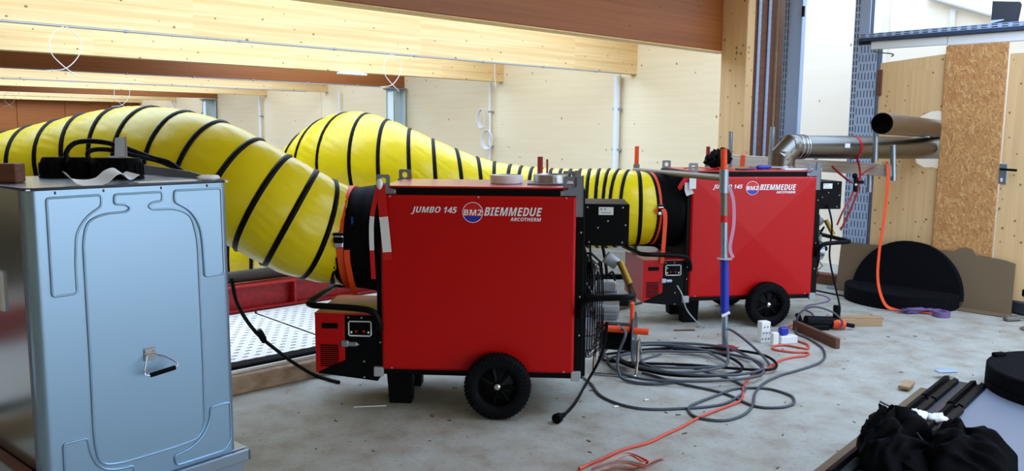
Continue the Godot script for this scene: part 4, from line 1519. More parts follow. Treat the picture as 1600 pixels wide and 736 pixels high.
	box(st, Vector3(-0.012, 0.003, 0.004), Vector3(0.075, 0.008, 0.04), 0.003)
	part("foot", st, M.light_grey, lv)
	st = mb()
	slab(st, Vector3(0.022, 0.0, -0.004), Vector3(0.028, 0.088, 0.014))
	part("rear_flange", st, M.scaffold, lv)
	# paper strip, curled
	st = mb()
	var pp := []
	for q in [[0.17, 0.055, -0.12], [0.2, 0.022, -0.115], [0.25, 0.012, -0.11], [0.3, 0.02, -0.12], [0.345, 0.045, -0.14], [0.38, 0.05, -0.15], [0.41, 0.028, -0.16], [0.445, 0.04, -0.17]]:
		pp.append(cb(q[0], T + q[1] - 0.004, q[2]))
	var wd := cb(0, 0, 0) - cb(0, -0.3, 1)
	ribbon(st, spline(pp, 5), [wd], 0.07, 0.0015)
	solo("paper_strip", st, M.white, "curled white paper strip on the cabinet's front edge", "paper")
	st = mb()
	ribbon(st, PackedVector3Array([cb(0.40, T + 0.006, -0.055), cb(0.5, T + 0.006, -0.05), cb(0.63, T + 0.006, -0.045)]), [cb(0, 0, 1) - cb(0, 0, 0)], 0.05, 0.004)
	solo("white_strip", st, M.white_gloss, "flat white strip along the cabinet's front top edge", "strip")
	st = mb()
	var nz := FastNoiseLite.new()
	nz.frequency = 1.3
	ball(st, cb(0.70, T + 0.012, -0.06), Vector3(0.05, 0.012, 0.035), 14, 0.5, nz, Basis(Vector3.UP, 0.87))
	solo("crumpled_tape", st, M.white, "crumpled white tape at the cabinet's right top corner", "tape")
	# cables behind the sockets
	st = mb()
	tube(st, spline([cb(0.42, T + 0.06, -0.66), cb(0.40, T + 0.10, -0.68), cb(0.45, T + 0.15, -0.68), cb(0.56, T + 0.145, -0.62), cb(0.70, T + 0.085, -0.55), cb(0.78, T + 0.05, -0.5), cb(0.84, T - 0.05, -0.45), cb(0.86, T - 0.3, -0.42)], 8), 0.011, 8)
	solo("black_cable", st, M.black_cable, "black cable arching over the cabinet top, the upper one", "cable")
	st = mb()
	tube(st, spline([cb(0.46, T + 0.06, -0.6), cb(0.47, T + 0.11, -0.62), cb(0.54, T + 0.118, -0.6), cb(0.64, T + 0.09, -0.55), cb(0.76, T + 0.055, -0.53), cb(0.83, T - 0.02, -0.5), cb(0.86, T - 0.3, -0.5)], 8), 0.010, 8)
	solo("black_cable", st, M.black_cable, "black cable arching over the cabinet top, the lower one", "cable")


# ---------- flues ----------
func hollow(st: SurfaceTool, a: Vector3, b: Vector3, r: float, t: float) -> void:
	var q := Quaternion(Vector3.UP, (b - a).normalized())
	var l := a.distance_to(b)
	lathe(st, [Vector2(r - t, 0.0), Vector2(r, 0.0), Vector2(r, l), Vector2(r - t, l), Vector2(r - t, 0.0)], Transform3D(Basis(q), a), 32)

func build_flues() -> void:
	var f := thing("flue_pipe", "stainless flue pipe with an elbow rising from the far heater into the plywood hole", "pipe")
	var p0 := Vector3(2.1376, 1.172, -6.518)
	var p1 := Vector3(2.1376, 1.277, -6.518)
	var p2 := Vector3(2.212, 1.350, -6.545)
	var p3 := Vector3(3.95, 1.335, -7.34)
	var r := 0.094
	var st := mb()
	rod(st, p0, p1 + Vector3(0, r * 0.41, 0), r, 36)
	part("stub", st, M.flue, f)
	st = mb()
	lathe(st, [Vector2(r, 0.0), Vector2(r + 0.006, 0.0), Vector2(r + 0.006, 0.03), Vector2(r, 0.03)], Transform3D(Basis(), p0), 32)
	lathe(st, [Vector2(0.12, 0.0), Vector2(0.12, 0.012), Vector2(r, 0.016)], Transform3D(Basis(), Vector3(p0.x, 1.176, p0.z)), 32)
	part("base_collar", st, M.steel, f)
	# elbow: a mitred middle piece
	st = mb()
	var dirx := (p3 - p2).normalized()
	var ext := r * 0.41
	var dm := (p2 - p1).normalized()
	rod(st, p1 - dm * ext, p2 + dm * ext, r, 36)
	part("elbow", st, M.flue, f)
	st = mb()
	rod(st, p2 - dirx * r * 0.41, p3, r, 36)
	part("run", st, M.flue, f)
	st = mb()
	var q := Basis(Quaternion(Vector3.UP, dirx))
	for d in [0.05, 0.09, 0.115]:
		lathe(st, [Vector2(r, -0.006), Vector2(r + 0.005, -0.002), Vector2(r + 0.005, 0.002), Vector2(r, 0.006)], Transform3D(q, p2 + dirx * d), 32, true)
	part("beads", st, M.steel, f)
	st = mb()
	var side := dirx.cross(Vector3.UP).normalized() * 1.0
	if side.z < 0.0:
		side = -side
	var sb := Basis(dirx, side.cross(dirx), side)
	box(st, p2 + dirx * 0.5 + side * (r + 0.001) + Vector3(0, 0.015, 0), Vector3(0.055, 0.035, 0.004), 0.0, sb)
	part("paper_label", st, M.white, f)
	st = mb()
	lathe(st, [Vector2(r, -0.011), Vector2(r + 0.004, -0.011), Vector2(r + 0.004, 0.011), Vector2(r, 0.011)], Transform3D(q, p2 + dirx * 0.66), 40)
	var rs := thing("red_strap", "red strap round the long flue pipe, its tail hanging behind the plank", "strap")
	part("band", st, M.logo_red, rs)
	st = mb()
	var e := p2 + dirx * 0.66 + side * 0.05
	ribbon(st, spline([e + Vector3(0, -0.08, 0.0), e + Vector3(0.02, -0.2, 0.03), e + Vector3(0.0, -0.34, 0.06), e + Vector3(-0.05, -0.5, 0.06), e + Vector3(-0.12, -0.68, 0.05)], 6), [side], 0.02, 0.002)
	part("tail", st, M.logo_red, rs)
	# second pipe, open towards the viewer
	var o := thing("open_flue_pipe", "shorter flue pipe with a black open end above the long one", "pipe")
	st = mb()
	hollow(st, Vector3(2.72, 1.5326, -6.1), Vector3(3.86, 1.50, -7.42), 0.080, 0.004)
	part("tube", st, M.flue, o)
	st = mb()
	var od := (Vector3(3.86, 1.50, -7.42) - Vector3(2.72, 1.5326, -6.1)).normalized()
	lathe(st, [Vector2(0.0, 0.0), Vector2(0.0755, 0.0)], Transform3D(Basis(Quaternion(Vector3.UP, od)), Vector3(2.72, 1.5326, -6.1) + od * 0.1), 24)
	lathe(st, [Vector2(0.0757, 0.004), Vector2(0.0757, 0.1)], Transform3D(Basis(Quaternion(Vector3.UP, od)), Vector3(2.72, 1.5326, -6.1)), 24)
	part("black_lining", st, M.black, o)  # black disc and sleeve fill the open end
	st = mb()
	box(st, Vector3(3.42, 1.435, -6.82), Vector3(0.05, 0.012, 0.03), 0.003, Basis(Vector3.UP, 0.7))
	part("clip", st, M.light_grey, o)

func pole(called: String, label: String, parts: Array, group := "") -> Node3D:
	var o := thing(called, label, "pole", Transform3D(), group)
	for q in parts:
		var st := mb()
		rod(st, q[1], q[2], q[3], 16)
		part(q[0], st, q[4], o)
	return o

func build_scaffold() -> void:
	var x := 1.43
	var z := -5.43
	var v := func(y: float) -> Vector3: return Vector3(1.452 - y * 0.045, y, z)
	var o := pole("scaffold_prop", "slim scaffold prop, blue below and orange tipped, standing before the far heater", [
		["lower_tube", v.call(0.01), v.call(0.27), 0.021, M.galv_smooth], ["blue_tube", v.call(0.25), v.call(0.62), 0.029, M.blue],
		["grey_tube", v.call(0.62), v.call(0.87), 0.023, M.galv_smooth], ["red_band", v.call(0.865), v.call(0.91), 0.0255, M.logo_red], ["brown_tube", v.call(0.91), v.call(1.06), 0.024, M.scaffold],
		["coupler", v.call(1.06), v.call(1.215), 0.031, M.galv_smooth], ["orange_tip", v.call(1.2), v.call(1.35), 0.021, M.orange]])
	var st := mb()
	lathe(st, [Vector2(0.0, 0.0), Vector2(0.05, 0.0), Vector2(0.052, 0.005), Vector2(0.0, 0.012)], Transform3D(Basis(), v.call(0.615)), 24)
	part("collar_ring", st, M.light_grey, o)
	st = mb()
	lathe(st, [Vector2(0.0, 0.0), Vector2(0.085, 0.0), Vector2(0.083, 0.008), Vector2(0.028, 0.014), Vector2(0.0, 0.014)], Transform3D(Basis(), v.call(0.002)), 28)
	part("foot_disc", st, M.rust_red, o)
	st = mb()
	box(st, v.call(0.245) + Vector3(0.0, 0, 0.028), Vector3(0.06, 0.018, 0.012), 0.003, Basis(Vector3.BACK, 0.5))
	part("wing_nut", st, M.white, o)
	st = mb()
	var rp := spline([v.call(1.1) + Vector3(0.03, 0, 0.03), v.call(1.0) + Vector3(0.055, 0, 0.03), v.call(0.85) + Vector3(0.055, 0, 0.03), v.call(0.7) + Vector3(0.03, 0, 0.03), v.call(0.63) + Vector3(0.05, 0, 0.03)], 6)
	ribbon(st, rp, [Vector3(1, 0, 0)], 0.022, 0.002)
	solo("pale_ribbon", st, mat(Color(0.80, 0.55, 0.62), 0.6), "pale pink ribbon hanging beside the scaffold prop", "ribbon")
	pole("rail_tube", "dull scaffold tube running back from the prop's coupler to the guard post", [["tube", Vector3(1.395, 1.16, -5.43), Vector3(1.02, 1.14, -6.85), 0.022, M.scaffold]])
	pole("threaded_rod", "thin galvanized rod standing behind the scaffold prop's orange tip", [["rod", Vector3(1.92, 0.0, -7.2), Vector3(1.9, 1.47, -7.2), 0.018, M.galv_smooth]])
	pole("tall_tube", "galvanized tube standing left of the flue elbow", [["tube", Vector3(2.16, 0.0, -6.95), Vector3(2.20, 1.51, -7.0), 0.022, M.galv_smooth]])
	# the plank that carries the pipes
	var a := Vector3(2.06, 1.205, -7.75)
	var b := Vector3(3.065, 1.165, -6.62)
	var d := (b - a).normalized()
	var bs := Basis(d, Vector3.UP, d.cross(Vector3.UP)).orthonormalized()
	st = mb()
	box(st, Vector3.ZERO, Vector3(a.distance_to(b), 0.10, 0.045), 0.004)
	var pl := solo("support_plank", st, M.old_wood, "weathered plank carrying the flue pipes behind the far heater", "plank", "", Transform3D(bs, (a + b) * 0.5))
	st = mb()
	box(st, Vector3(-0.62, 0.0, 0.0), Vector3(0.05, 0.104, 0.05), 0.002)
	part("orange_mark", st, M.orange, pl)
	for q in [[0.30, "left short steel peg between plank and long flue pipe"], [0.56, "right short steel peg between plank and long flue pipe"]]:
		st = mb()
		rod(st, Vector3.ZERO, Vector3(0, 0.08, 0), 0.016, 10)
		solo("steel_peg", st, M.scaffold, q[1], "peg", "pegs on the plank", Transform3D(Basis(), a.lerp(b, q[0]) + Vector3(0, 0.045, 0)))
	pole("clamp_bar", "upright galvanized bar in front of the open pipe end", [["bar", Vector3(2.93, 1.24, -6.65), Vector3(2.918, 1.50, -6.65), 0.021, M.galv_smooth]])
	pole("clamp_bar", "upright galvanized bar at the plank's right end", [["bar", Vector3(3.075, 1.085, -6.62), Vector3(3.05, 1.37, -6.62), 0.023, M.galv_smooth]])
	pole("clamp_bar", "short galvanized bar below the plank beside the black clamp", [["bar", Vector3(2.94, 0.98, -6.75), Vector3(2.935, 1.12, -6.75), 0.020, M.galv_smooth]])
	st = mb()
	var cpos := Vector3(2.77, 1.05, -6.62)
	box(st, cpos, Vector3(0.03, 0.12, 0.03), 0.006)
	ball(st, cpos + Vector3(-0.01, 0.07, 0), Vector3(0.022, 0.022, 0.02), 10)
	box(st, cpos + Vector3(0.03, 0.02, 0), Vector3(0.07, 0.025, 0.02), 0.004)
	var rt := solo("black_clamp", st, M.black, "black ratchet clamp on the crossed red straps right of the far heater", "clamp")
	st = mb()
	ball(st, cpos + Vector3(-0.005, 0.0, 0.02), Vector3(0.01, 0.01, 0.006), 10)
	part("bolt", st, M.white, rt)
	st = mb()
	ribbon(st, spline([Vector3(2.62, 1.19, -6.75), Vector3(2.68, 1.12, -6.68), cpos + Vector3(-0.01, 0.01, 0), Vector3(2.85, 1.13, -6.7), Vector3(2.95, 1.19, -6.72)], 6), [Vector3(0.3, 0.1, 0.9)], 0.025, 0.002)
	ribbon(st, spline([cpos, Vector3(2.74, 0.95, -6.62), Vector3(2.68, 0.83, -6.62), Vector3(2.64, 0.72, -6.62)], 6), [Vector3(0.3, 0.1, 0.9)], 0.022, 0.002)
	solo("crossed_strap", st, M.logo_red, "red straps crossing at the black clamp in front of the steel column", "strap")
	st = mb()
	ribbon(st, spline([Vector3(3.02, 1.235, -6.64), Vector3(3.02, 1.1, -6.60), Vector3(3.02, 0.8, -6.62), Vector3(3.01, 0.5, -6.65), Vector3(3.02, 0.25, -6.66), Vector3(3.09, 0.06, -6.66), Vector3(3.2, 0.012, -6.66), Vector3(3.35, 0.012, -6.58), Vector3(3.43, 0.012, -6.54)], 8), [Vector3(0.9, 0.1, -0.3)], 0.027, 0.003)
	solo("orange_strap", st, M.orange, "long orange strap hanging from the plank down to the floor", "strap")


# ---------- cables ----------
func cable(called: String, pts: Array, r: float, m: Material, label: String, cat := "cable", group := "") -> MeshInstance3D:
	var v := []
	for q in pts:
		v.append(Vector3(q[0], (q[2] if q.size() > 2 else 0.0) + r, -q[1]))
	var st := mb()
	tube(st, spline(v, 7), r, 8)
	return solo(called, st, m, label, cat, group)

func build_cables() -> void:
	cable("power_cable", [[0.500, 4.500, 0.832], [0.522, 4.480, 0.703], [0.533, 4.450, 0.529], [0.535, 4.550, 0.286], [0.510, 4.620, 0.135], [0.431, 4.585], [0.343, 4.248], [0.269, 4.048]], 0.0085, M.black_cable, "black power cable dropping from the near heater to a plug on the floor")
	cable("floor_cable", [[0.401, 4.918], [0.432, 4.721], [0.468, 4.586], [0.488, 4.424], [0.538, 4.304], [0.635, 4.203], [0.748, 4.168], [0.935, 4.189], [1.065, 4.222], [1.173, 4.287], [1.303, 4.454], [1.339, 4.583], [1.288, 4.729], [1.210, 4.831], [1.136, 4.937], [1.016, 5.033]], 0.0078, M.grey_cable, "dark cable curving over the floor from under the near heater")
	cable("extension_cable", [[0.796, 4.826], [0.851, 4.774], [0.977, 4.623], [1.187, 4.453], [1.299, 4.235], [1.421, 4.210], [1.512, 4.260], [1.551, 4.341], [1.550, 4.430], [1.457, 4.537], [1.287, 4.533], [1.159, 4.421], [1.000, 4.271], [0.940, 4.186], [0.939, 4.079], [0.989, 4.024], [1.073, 4.005], [1.154, 4.045], [1.230, 4.125], [1.298, 4.249], [1.373, 4.457], [1.476, 4.635], [1.619, 4.793], [1.717, 4.867], [1.865, 4.982], [1.967, 5.082], [2.045, 5.206], [2.109, 5.400], [2.121, 5.561], [2.108, 5.729], [2.080, 5.830], [2.113, 5.950, 0.031], [2.123, 5.950, 0.108], [2.163, 5.950, 0.152], [2.228, 5.950, 0.177], [2.314, 5.950, 0.163], [2.397, 5.950, 0.125], [2.453, 5.950, 0.062], [2.441, 5.950, 0.019]], 0.0078, M.grey_cable, "grey black extension cable looping over the open floor to the wood plank")
	cable("orange_cable", [[0.298, 3.392], [0.426, 3.520], [0.516, 3.611], [0.648, 3.699], [0.749, 3.808], [0.841, 3.902], [0.946, 4.028], [1.062, 4.140], [1.181, 4.247], [1.252, 4.320], [1.305, 4.455], [1.338, 4.566], [1.429, 4.753], [1.508, 4.808], [1.590, 4.938], [1.723, 5.115], [1.828, 5.196], [1.936, 5.244], [1.973, 5.318], [1.873, 5.328], [1.777, 5.391], [1.786, 5.459], [1.836, 5.501], [1.896, 5.503], [1.970, 5.441], [2.013, 5.420], [2.048, 5.526], [2.026, 5.600], [1.986, 5.701], [2.015, 5.880], [2.078, 6.032], [2.138, 6.112], [2.187, 6.103], [2.205, 6.003], [2.237, 5.966]], 0.0075, M.orange_cable, "orange red cable winding across the floor with a loop by the white boxes")
	cable("thin_grey_cable", [[1.230, 6.000, 0.323], [1.266, 5.980, 0.255], [1.303, 6.000, 0.149], [1.372, 6.020, 0.062], [1.450, 6.077], [1.547, 6.039], [1.716, 6.127]], 0.005, M.light_grey, "thin grey cable falling from the far heater's control cabinet")
	cable("drop_cable", [[2.455, 6.350, 0.898], [2.474, 6.300, 0.738], [2.459, 6.280, 0.516], [2.493, 6.250, 0.321], [2.516, 6.200, 0.180], [2.511, 6.150, 0.101], [2.461, 6.087, 0.030], [2.417, 6.024, 0.030]], 0.0075, M.black_cable, "black cable hanging from the far heater's burner cover to the coupling")
	cable("purple_cable", [[2.749, 7.390], [2.823, 7.246], [2.793, 7.076], [2.651, 6.935], [2.522, 6.852], [2.445, 6.698], [2.446, 6.552], [2.398, 6.321]], 0.005, M.purple, "thin purple cable wriggling behind the black coupling")
	cable("floor_cable", [[2.836, 7.515], [2.963, 7.309], [3.125, 7.143], [3.255, 6.930]], 0.007, M.black_cable, "black cable running to the black half discs at the door")
	cable("cabinet_cable", [[-1.387, 4.000, 0.705], [-1.394, 4.100, 0.554], [-1.371, 4.300, 0.364], [-1.308, 4.550, 0.175], [-1.234, 4.620, 0.087], [-1.159, 4.703, 0.005], [-1.057, 4.634], [-0.991, 4.587]], 0.01, M.black_cable, "black cable with a coupling hanging from behind the grey cabinet")
	cable("kerb_cable", [[-1.520, 4.422], [-1.358, 4.578], [-1.240, 4.692], [-1.145, 4.772]], 0.01, M.black_cable, "black cable lying along the foot of the kerb")
	# the heap of cable beside the reel: three lengths, several rounds each
	rng.seed = 77
	var heap := ["lowest dark cable of the tangled heap beside the orange reel", "dark grey cable coiled in the tangled heap right of the orange reel", "bluish grey cable on top of the tangled heap around the scaffold prop"]
	for c in 3:
		var pts := []
		var ctr := Vector2(1.12, -5.0)
		var wid := Vector2(0.4, 0.35)
		for k in (16 if c < 2 else 12):
			if k % 6 == 0:
				ctr = Vector2(rng.randf_range(1.0, 1.22), rng.randf_range(-5.18, -4.9))
				wid = Vector2(rng.randf_range(0.26, 0.5), rng.randf_range(0.16, 0.38))
			var a := TAU * k / 6.6 + c * 1.1
			pts.append(Vector3(ctr.x + cos(a) * wid.x, 0.011 + 0.014 * c + 0.02 * rng.randf() + 0.006 * (k / 7), ctr.y - sin(a) * wid.y))
		if c == 2:
			pts.append(Vector3(1.42, 0.16, -5.32)); pts.append(Vector3(1.52, 0.12, -5.25)); pts.append(Vector3(1.62, 0.012, -5.0)); pts.append(Vector3(1.45, 0.012, -4.8))
		var st := mb()
		tube(st, spline(pts, 9), 0.0088, 8)
		solo("coiled_cable", st, [M.black_cable, M.grey_cable, M.grey_cable][c], heap[c], "cable")
	# cable reel
	var o := thing("cable_reel", "cable reel with an orange handle and chromed stand right of the near heater", "reel", at(0.66, 0.0, -4.92, -0.25))
	var s := mb()
	for x in [-0.095, 0.095]:
		s = mb()
		lathe(s, [Vector2(0.0, -0.004), Vector2(0.155, -0.004), Vector2(0.16, 0.0), Vector2(0.155, 0.004), Vector2(0.0, 0.004)], Transform3D(Basis(Vector3.BACK, PI / 2), Vector3(x, 0.21, 0)), 32)
		part("side_disc", s, M.sheet_dark, o)
	s = mb()
	rod(s, Vector3(-0.09, 0.21, 0), Vector3(0.09, 0.21, 0), 0.085, 24)
	part("drum", s, M.black, o)
	s = mb()
	box(s, Vector3(0.0, 0.275, 0.085), Vector3(0.16, 0.035, 0.05), 0.01)
	box(s, Vector3(0.085, 0.36, 0.06), Vector3(0.022, 0.16, 0.04), 0.006)
	box(s, Vector3(-0.085, 0.36, 0.06), Vector3(0.022, 0.12, 0.04), 0.006)
	rod(s, Vector3(0.09, 0.265, 0.06), Vector3(0.185, 0.265, 0.06), 0.02, 14)
	part("orange_handle", s, M.orange, o)
	s = mb()
	tube(s, spline([Vector3(-0.13, 0.40, 0.0), Vector3(-0.13, 0.2, 0.06), Vector3(-0.13, 0.03, 0.14), Vector3(-0.10, 0.012, 0.155), Vector3(0.1, 0.012, 0.155), Vector3(0.125, 0.03, 0.14), Vector3(0.125, 0.2, 0.05)], 6), 0.0095, 8)
	tube(s, spline([Vector3(-0.13, 0.2, 0.0), Vector3(-0.13, 0.04, -0.13), Vector3(-0.1, 0.012, -0.145), Vector3(0.1, 0.012, -0.145), Vector3(0.125, 0.04, -0.13), Vector3(0.125, 0.2, 0.0)], 6), 0.0095, 8)
	part("stand", s, M.chrome, o)
	s = mb()
	tube(s, spline([Vector3(0.0, 0.29, 0.05), Vector3(0.06, 0.27, 0.16), Vector3(0.02, 0.14, 0.19), Vector3(0.04, 0.03, 0.23), Vector3(0.12, 0.012, 0.27), Vector3(0.24, 0.012, 0.27), Vector3(0.36, 0.012, 0.2)], 7), 0.009, 8)
	part("cable_end", s, M.grey_cable, o)
	# plug at the end of the power cable
	var p := thing("black_plug", "black round power plug lying on the floor in front of the near heater's wheel", "plug", at(0.245, 0.0, -3.985, -0.6))
	s = mb()
	lathe(s, [Vector2(0.0, 0.0), Vector2(0.012, 0.0), Vector2(0.014, 0.03), Vector2(0.024, 0.045), Vector2(0.026, 0.075), Vector2(0.0, 0.078)], Transform3D(Basis(Vector3.RIGHT, PI / 2), Vector3(0, 0.026, -0.045)), 16)
	part("shell", s, M.rubber, p)
	s = mb()
	for x in [-0.01, 0.01]:
		rod(s, Vector3(x, 0.026, 0.03), Vector3(x, 0.026, 0.052), 0.003, 6)
	part("pins", s, M.black, p)
	# connector on the cabinet cable
	s = mb()
	lathe(s, [Vector2(0.0, -0.04), Vector2(0.014, -0.04), Vector2(0.018, -0.02), Vector2(0.018, 0.02), Vector2(0.012, 0.04), Vector2(0.0, 0.04)], Transform3D(Basis(Quaternion(Vector3.UP, Vector3(0.3, -0.9, -0.3).normalized())), Vector3(-1.343, 0.35, -4.31)), 12)
	solo("cable_coupling", s, M.black, "black coupling halfway along the cable beside the grey cabinet", "coupling")
	# black coupling with an orange end on the floor by the far heater
	var q := thing("socket_coupling", "black cable coupling with an orange cap on the floor right of the far heater's wheel", "coupling", at(2.35, 0.0, -6.02, 0.1))
	s = mb()
	rod(s, Vector3(-0.15, 0.06, 0), Vector3(0.07, 0.05, 0.0), 0.045, 14)
	box(s, Vector3(-0.06, 0.02, 0.0), Vector3(0.16, 0.04, 0.1), 0.008)
	part("housing", s, M.black, q)
	s = mb()
	box(s, Vector3(0.10, 0.11, -0.02), Vector3(0.04, 0.13, 0.05), 0.006)
	part("lid", s, M.rubber, q)
	s = mb()
	box(s, Vector3(-0.2, 0.08, 0), Vector3(0.03, 0.09, 0.04), 0.006, Basis(Vector3.BACK, 0.4))
	part("lid", s, M.rubber, q)
	s = mb()
	rod(s, Vector3(0.05, 0.045, 0.02), Vector3(0.14, 0.04, 0.03), 0.034, 16)
	part("orange_cap", s, M.orange, q)
	s = mb()
	rod(s, Vector3(0.14, 0.04, 0.03), Vector3(0.21, 0.03, 0.04), 0.016, 10)
	part("gland", s, M.black, q)


# ---------- right side: half discs, cardboard, scraps ----------
func half_disc(r: float, t: float) -> SurfaceTool:
	var o := PackedVector2Array()
	for i in 25:
		var a := PI * i / 24.0
		o.append(Vector2(cos(a) * r, sin(a) * r))
	var st := mb()
	extrude(st, o, t, Transform3D(), 0.006)
	return st

func build_right_side() -> void:
	solo("foam_half_disc", half_disc(0.465, 0.12), M.foam, "black half disc of foam standing upright against the cardboard", "half disc", "", Transform3D(Basis(bb.z, (Vector3.UP + bb.x * 0.16).normalized(), bb.z.cross((Vector3.UP + bb.x * 0.16).normalized())).orthonormalized(), Vector3(3.53, 0.05, -7.17)))
	solo("foam_half_disc", half_disc(0.47, 0.13), M.foam, "black half disc of foam lying flat on the floor before the upright one", "half disc", "", Transform3D(Basis(bb.z, -bb.x, Vector3.UP).orthonormalized(), Vector3(3.43, 0.0, -7.09)))
	# cardboard sheets behind them
	var st := mb()
	extrude(st, outline([[0, 0], [0.69, 0], [0.675, 0.42], [0.60, 0.44], [0.47, 0.455], [0.40, 0.462], [0.385, 0.44], [0.37, 0.47], [0.34, 0.505], [0.29, 0.515], [0.24, 0.50], [0.2, 0.47], [0.13, 0.475], [0.06, 0.46], [0.0, 0.45]]), 0.006)
	solo("cardboard_sheet", st, M.card, "torn brown cardboard sheet leaning on the door right of the half discs", "cardboard", "", pt(0.64, 0.0, 0.14) * Transform3D(Basis(Vector3.RIGHT, -0.16), Vector3.ZERO))
	st = mb()
	box(st, Vector3(0, 0.23, 0), Vector3(0.5, 0.46, 0.008), 0.001)
	solo("cardboard_sheet", st, M.card, "brown cardboard sheet leaning on the steel column left of the half discs", "cardboard", "", pt(0.12, 0.0, 0.16) * Transform3D(Basis(Vector3.RIGHT, -0.14), Vector3.ZERO))
	st = mb()
	box(st, Vector3.ZERO, Vector3(0.5, 0.006, 0.24), 0.001)
	solo("cardboard_flap", st, M.card, "flat cardboard piece on the floor before the leaning sheet", "cardboard", "", Transform3D(bb.rotated(Vector3.UP, PI / 2), Vector3(3.86, 0.006, -6.72)))
	st = mb()
	box(st, Vector3(0, 0.05, 0), Vector3(0.5, 0.1, 0.12), 0.006)
	solo("reddish_board", st, M.brown_wood, "reddish brown board on the floor behind the far heater, left of the column foot", "board", "", Transform3D(bb.rotated(Vector3.UP, PI / 2), Vector3(3.02, 0.0, -7.98)))
	# tape roll and glove
	st = mb()
	lathe(st, [Vector2(0.035, 0.0), Vector2(0.065, 0.0), Vector2(0.065, 0.045), Vector2(0.035, 0.045), Vector2(0.035, 0.0)], Transform3D(), 24)
	solo("purple_roll", st, M.purple, "purple tape roll on the floor by the orange strap's end", "tape roll", "", at(3.46, 0.001, -6.47))
	var nz := FastNoiseLite.new()
	nz.seed = 9
	nz.frequency = 1.2
	st = mb()
	ball(st, Vector3(0, 0.018, 0), Vector3(0.17, 0.022, 0.055), 18, 0.9, nz)
	solo("purple_cloth", st, M.purple, "crumpled purple cloth on the floor before the half discs", "cloth", "", at(3.37, 0.004, -6.62, 0.2))
	# things at the frame's right edge
	st = mb()
	box(st, Vector3(0, 0.06, 0), Vector3(0.42, 0.10, 0.24), 0.012)
	solo("dark_crate", st, M.sheet_dark, "low dark crate at the right edge beside the cardboard", "crate", "", at(4.33, 0.0, -6.62, 0.3))
	st = mb()
	box(st, Vector3(0, 0.16, 0), Vector3(0.36, 0.09, 0.22), 0.02)
	solo("black_box", st, M.black, "black box with a white stripe on the dark crate at the right edge", "box", "", at(4.33, 0.02, -6.66, 0.3))
	st = mb()
	box(st, Vector3(-0.0, 0.228, 0.09), Vector3(0.3, 0.006, 0.03), 0.002)
	part("white_stripe", st, M.white, get_node("black_box"))
	st = mb()
	box(st, Vector3(0, 0.02, 0), Vector3(0.13, 0.035, 0.06), 0.01)
	rod(st, Vector3(0.04, 0.03, 0.0), Vector3(0.2, 0.02, 0.02), 0.012, 8)
	solo("metal_fitting", st, M.scaffold, "grey metal fitting on the floor at the right edge", "fitting", "", at(3.95, 0.0, -6.34, 0.2))
	st = mb()
	lathe(st, [Vector2(0.0, 0.0), Vector2(0.09, 0.0), Vector2(0.088, 0.012), Vector2(0.0, 0.016)], Transform3D(), 24)
	solo("grey_disc", st, M.scaffold, "flat grey disc on the floor at the right edge", "disc", "", at(3.92, 0.0, -6.02))
	# timber offcuts
	st = mb()
	box(st, Vector3(0, 0.036, 0), Vector3(0.56, 0.072, 0.035), 0.003)
	solo("timber_offcut", st, M.dark_wood, "dark brown timber offcut lying by the coupling, cable running under it", "timber", "", Transform3D(Basis(Vector3(0.105, 0, 0.545).normalized(), Vector3.UP, Vector3(-0.545, 0, 0.105).normalized() * -1.0).orthonormalized(), Vector3(2.17, 0.0, -5.72)))
	st = mb()
	box(st, Vector3(0, 0.038, 0), Vector3(0.42, 0.076, 0.05), 0.003)
	solo("timber_offcut", st, M.plank, "pale timber offcut with a knot behind the black coupling", "timber", "", at(2.62, 0.0, -6.14, 0.02))
	# white cartons by the far wheel
	for c in [[Vector3(1.77, 0, -5.62), Vector3(0.07, 0.15, 0.06), "tall patterned white carton on the floor below the far heater's wheel", M.old_wood], [Vector3(1.815, 0, -5.52), Vector3(0.045, 0.095, 0.04), "small plain white carton in front of the patterned carton", M.white], [Vector3(1.93, 0, -5.60), Vector3(0.13, 0.055, 0.06), "flat white carton right of the patterned carton", M.white]]:
		st = mb()
		box(st, Vector3(0, c[1].y / 2, 0), c[1], 0.004)
		solo("carton", st, c[3] if c[3] != M.old_wood else M.white, c[2], "carton", "", Transform3D(Basis(Vector3.UP, 0.25), c[0]))
	st = mb()
	for k in 9:
		box(st, Vector3(-0.025 + 0.024 * (k % 3) + 0.006 * (k / 3), 0.03 + 0.042 * (k / 3), 0.031), Vector3(0.014, 0.008, 0.002), 0.0, Basis(Vector3.BACK, 0.7))
	part("print", st, M.scaffold, get_node("carton"))
	st = mb()
	box(st, Vector3(0, 0.03, 0), Vector3(0.06, 0.05, 0.045), 0.006)
	solo("blue_box", st, M.blue, "small blue grey box on the white cartons", "box", "", at(1.9, 0.056, -5.6, 0.3))


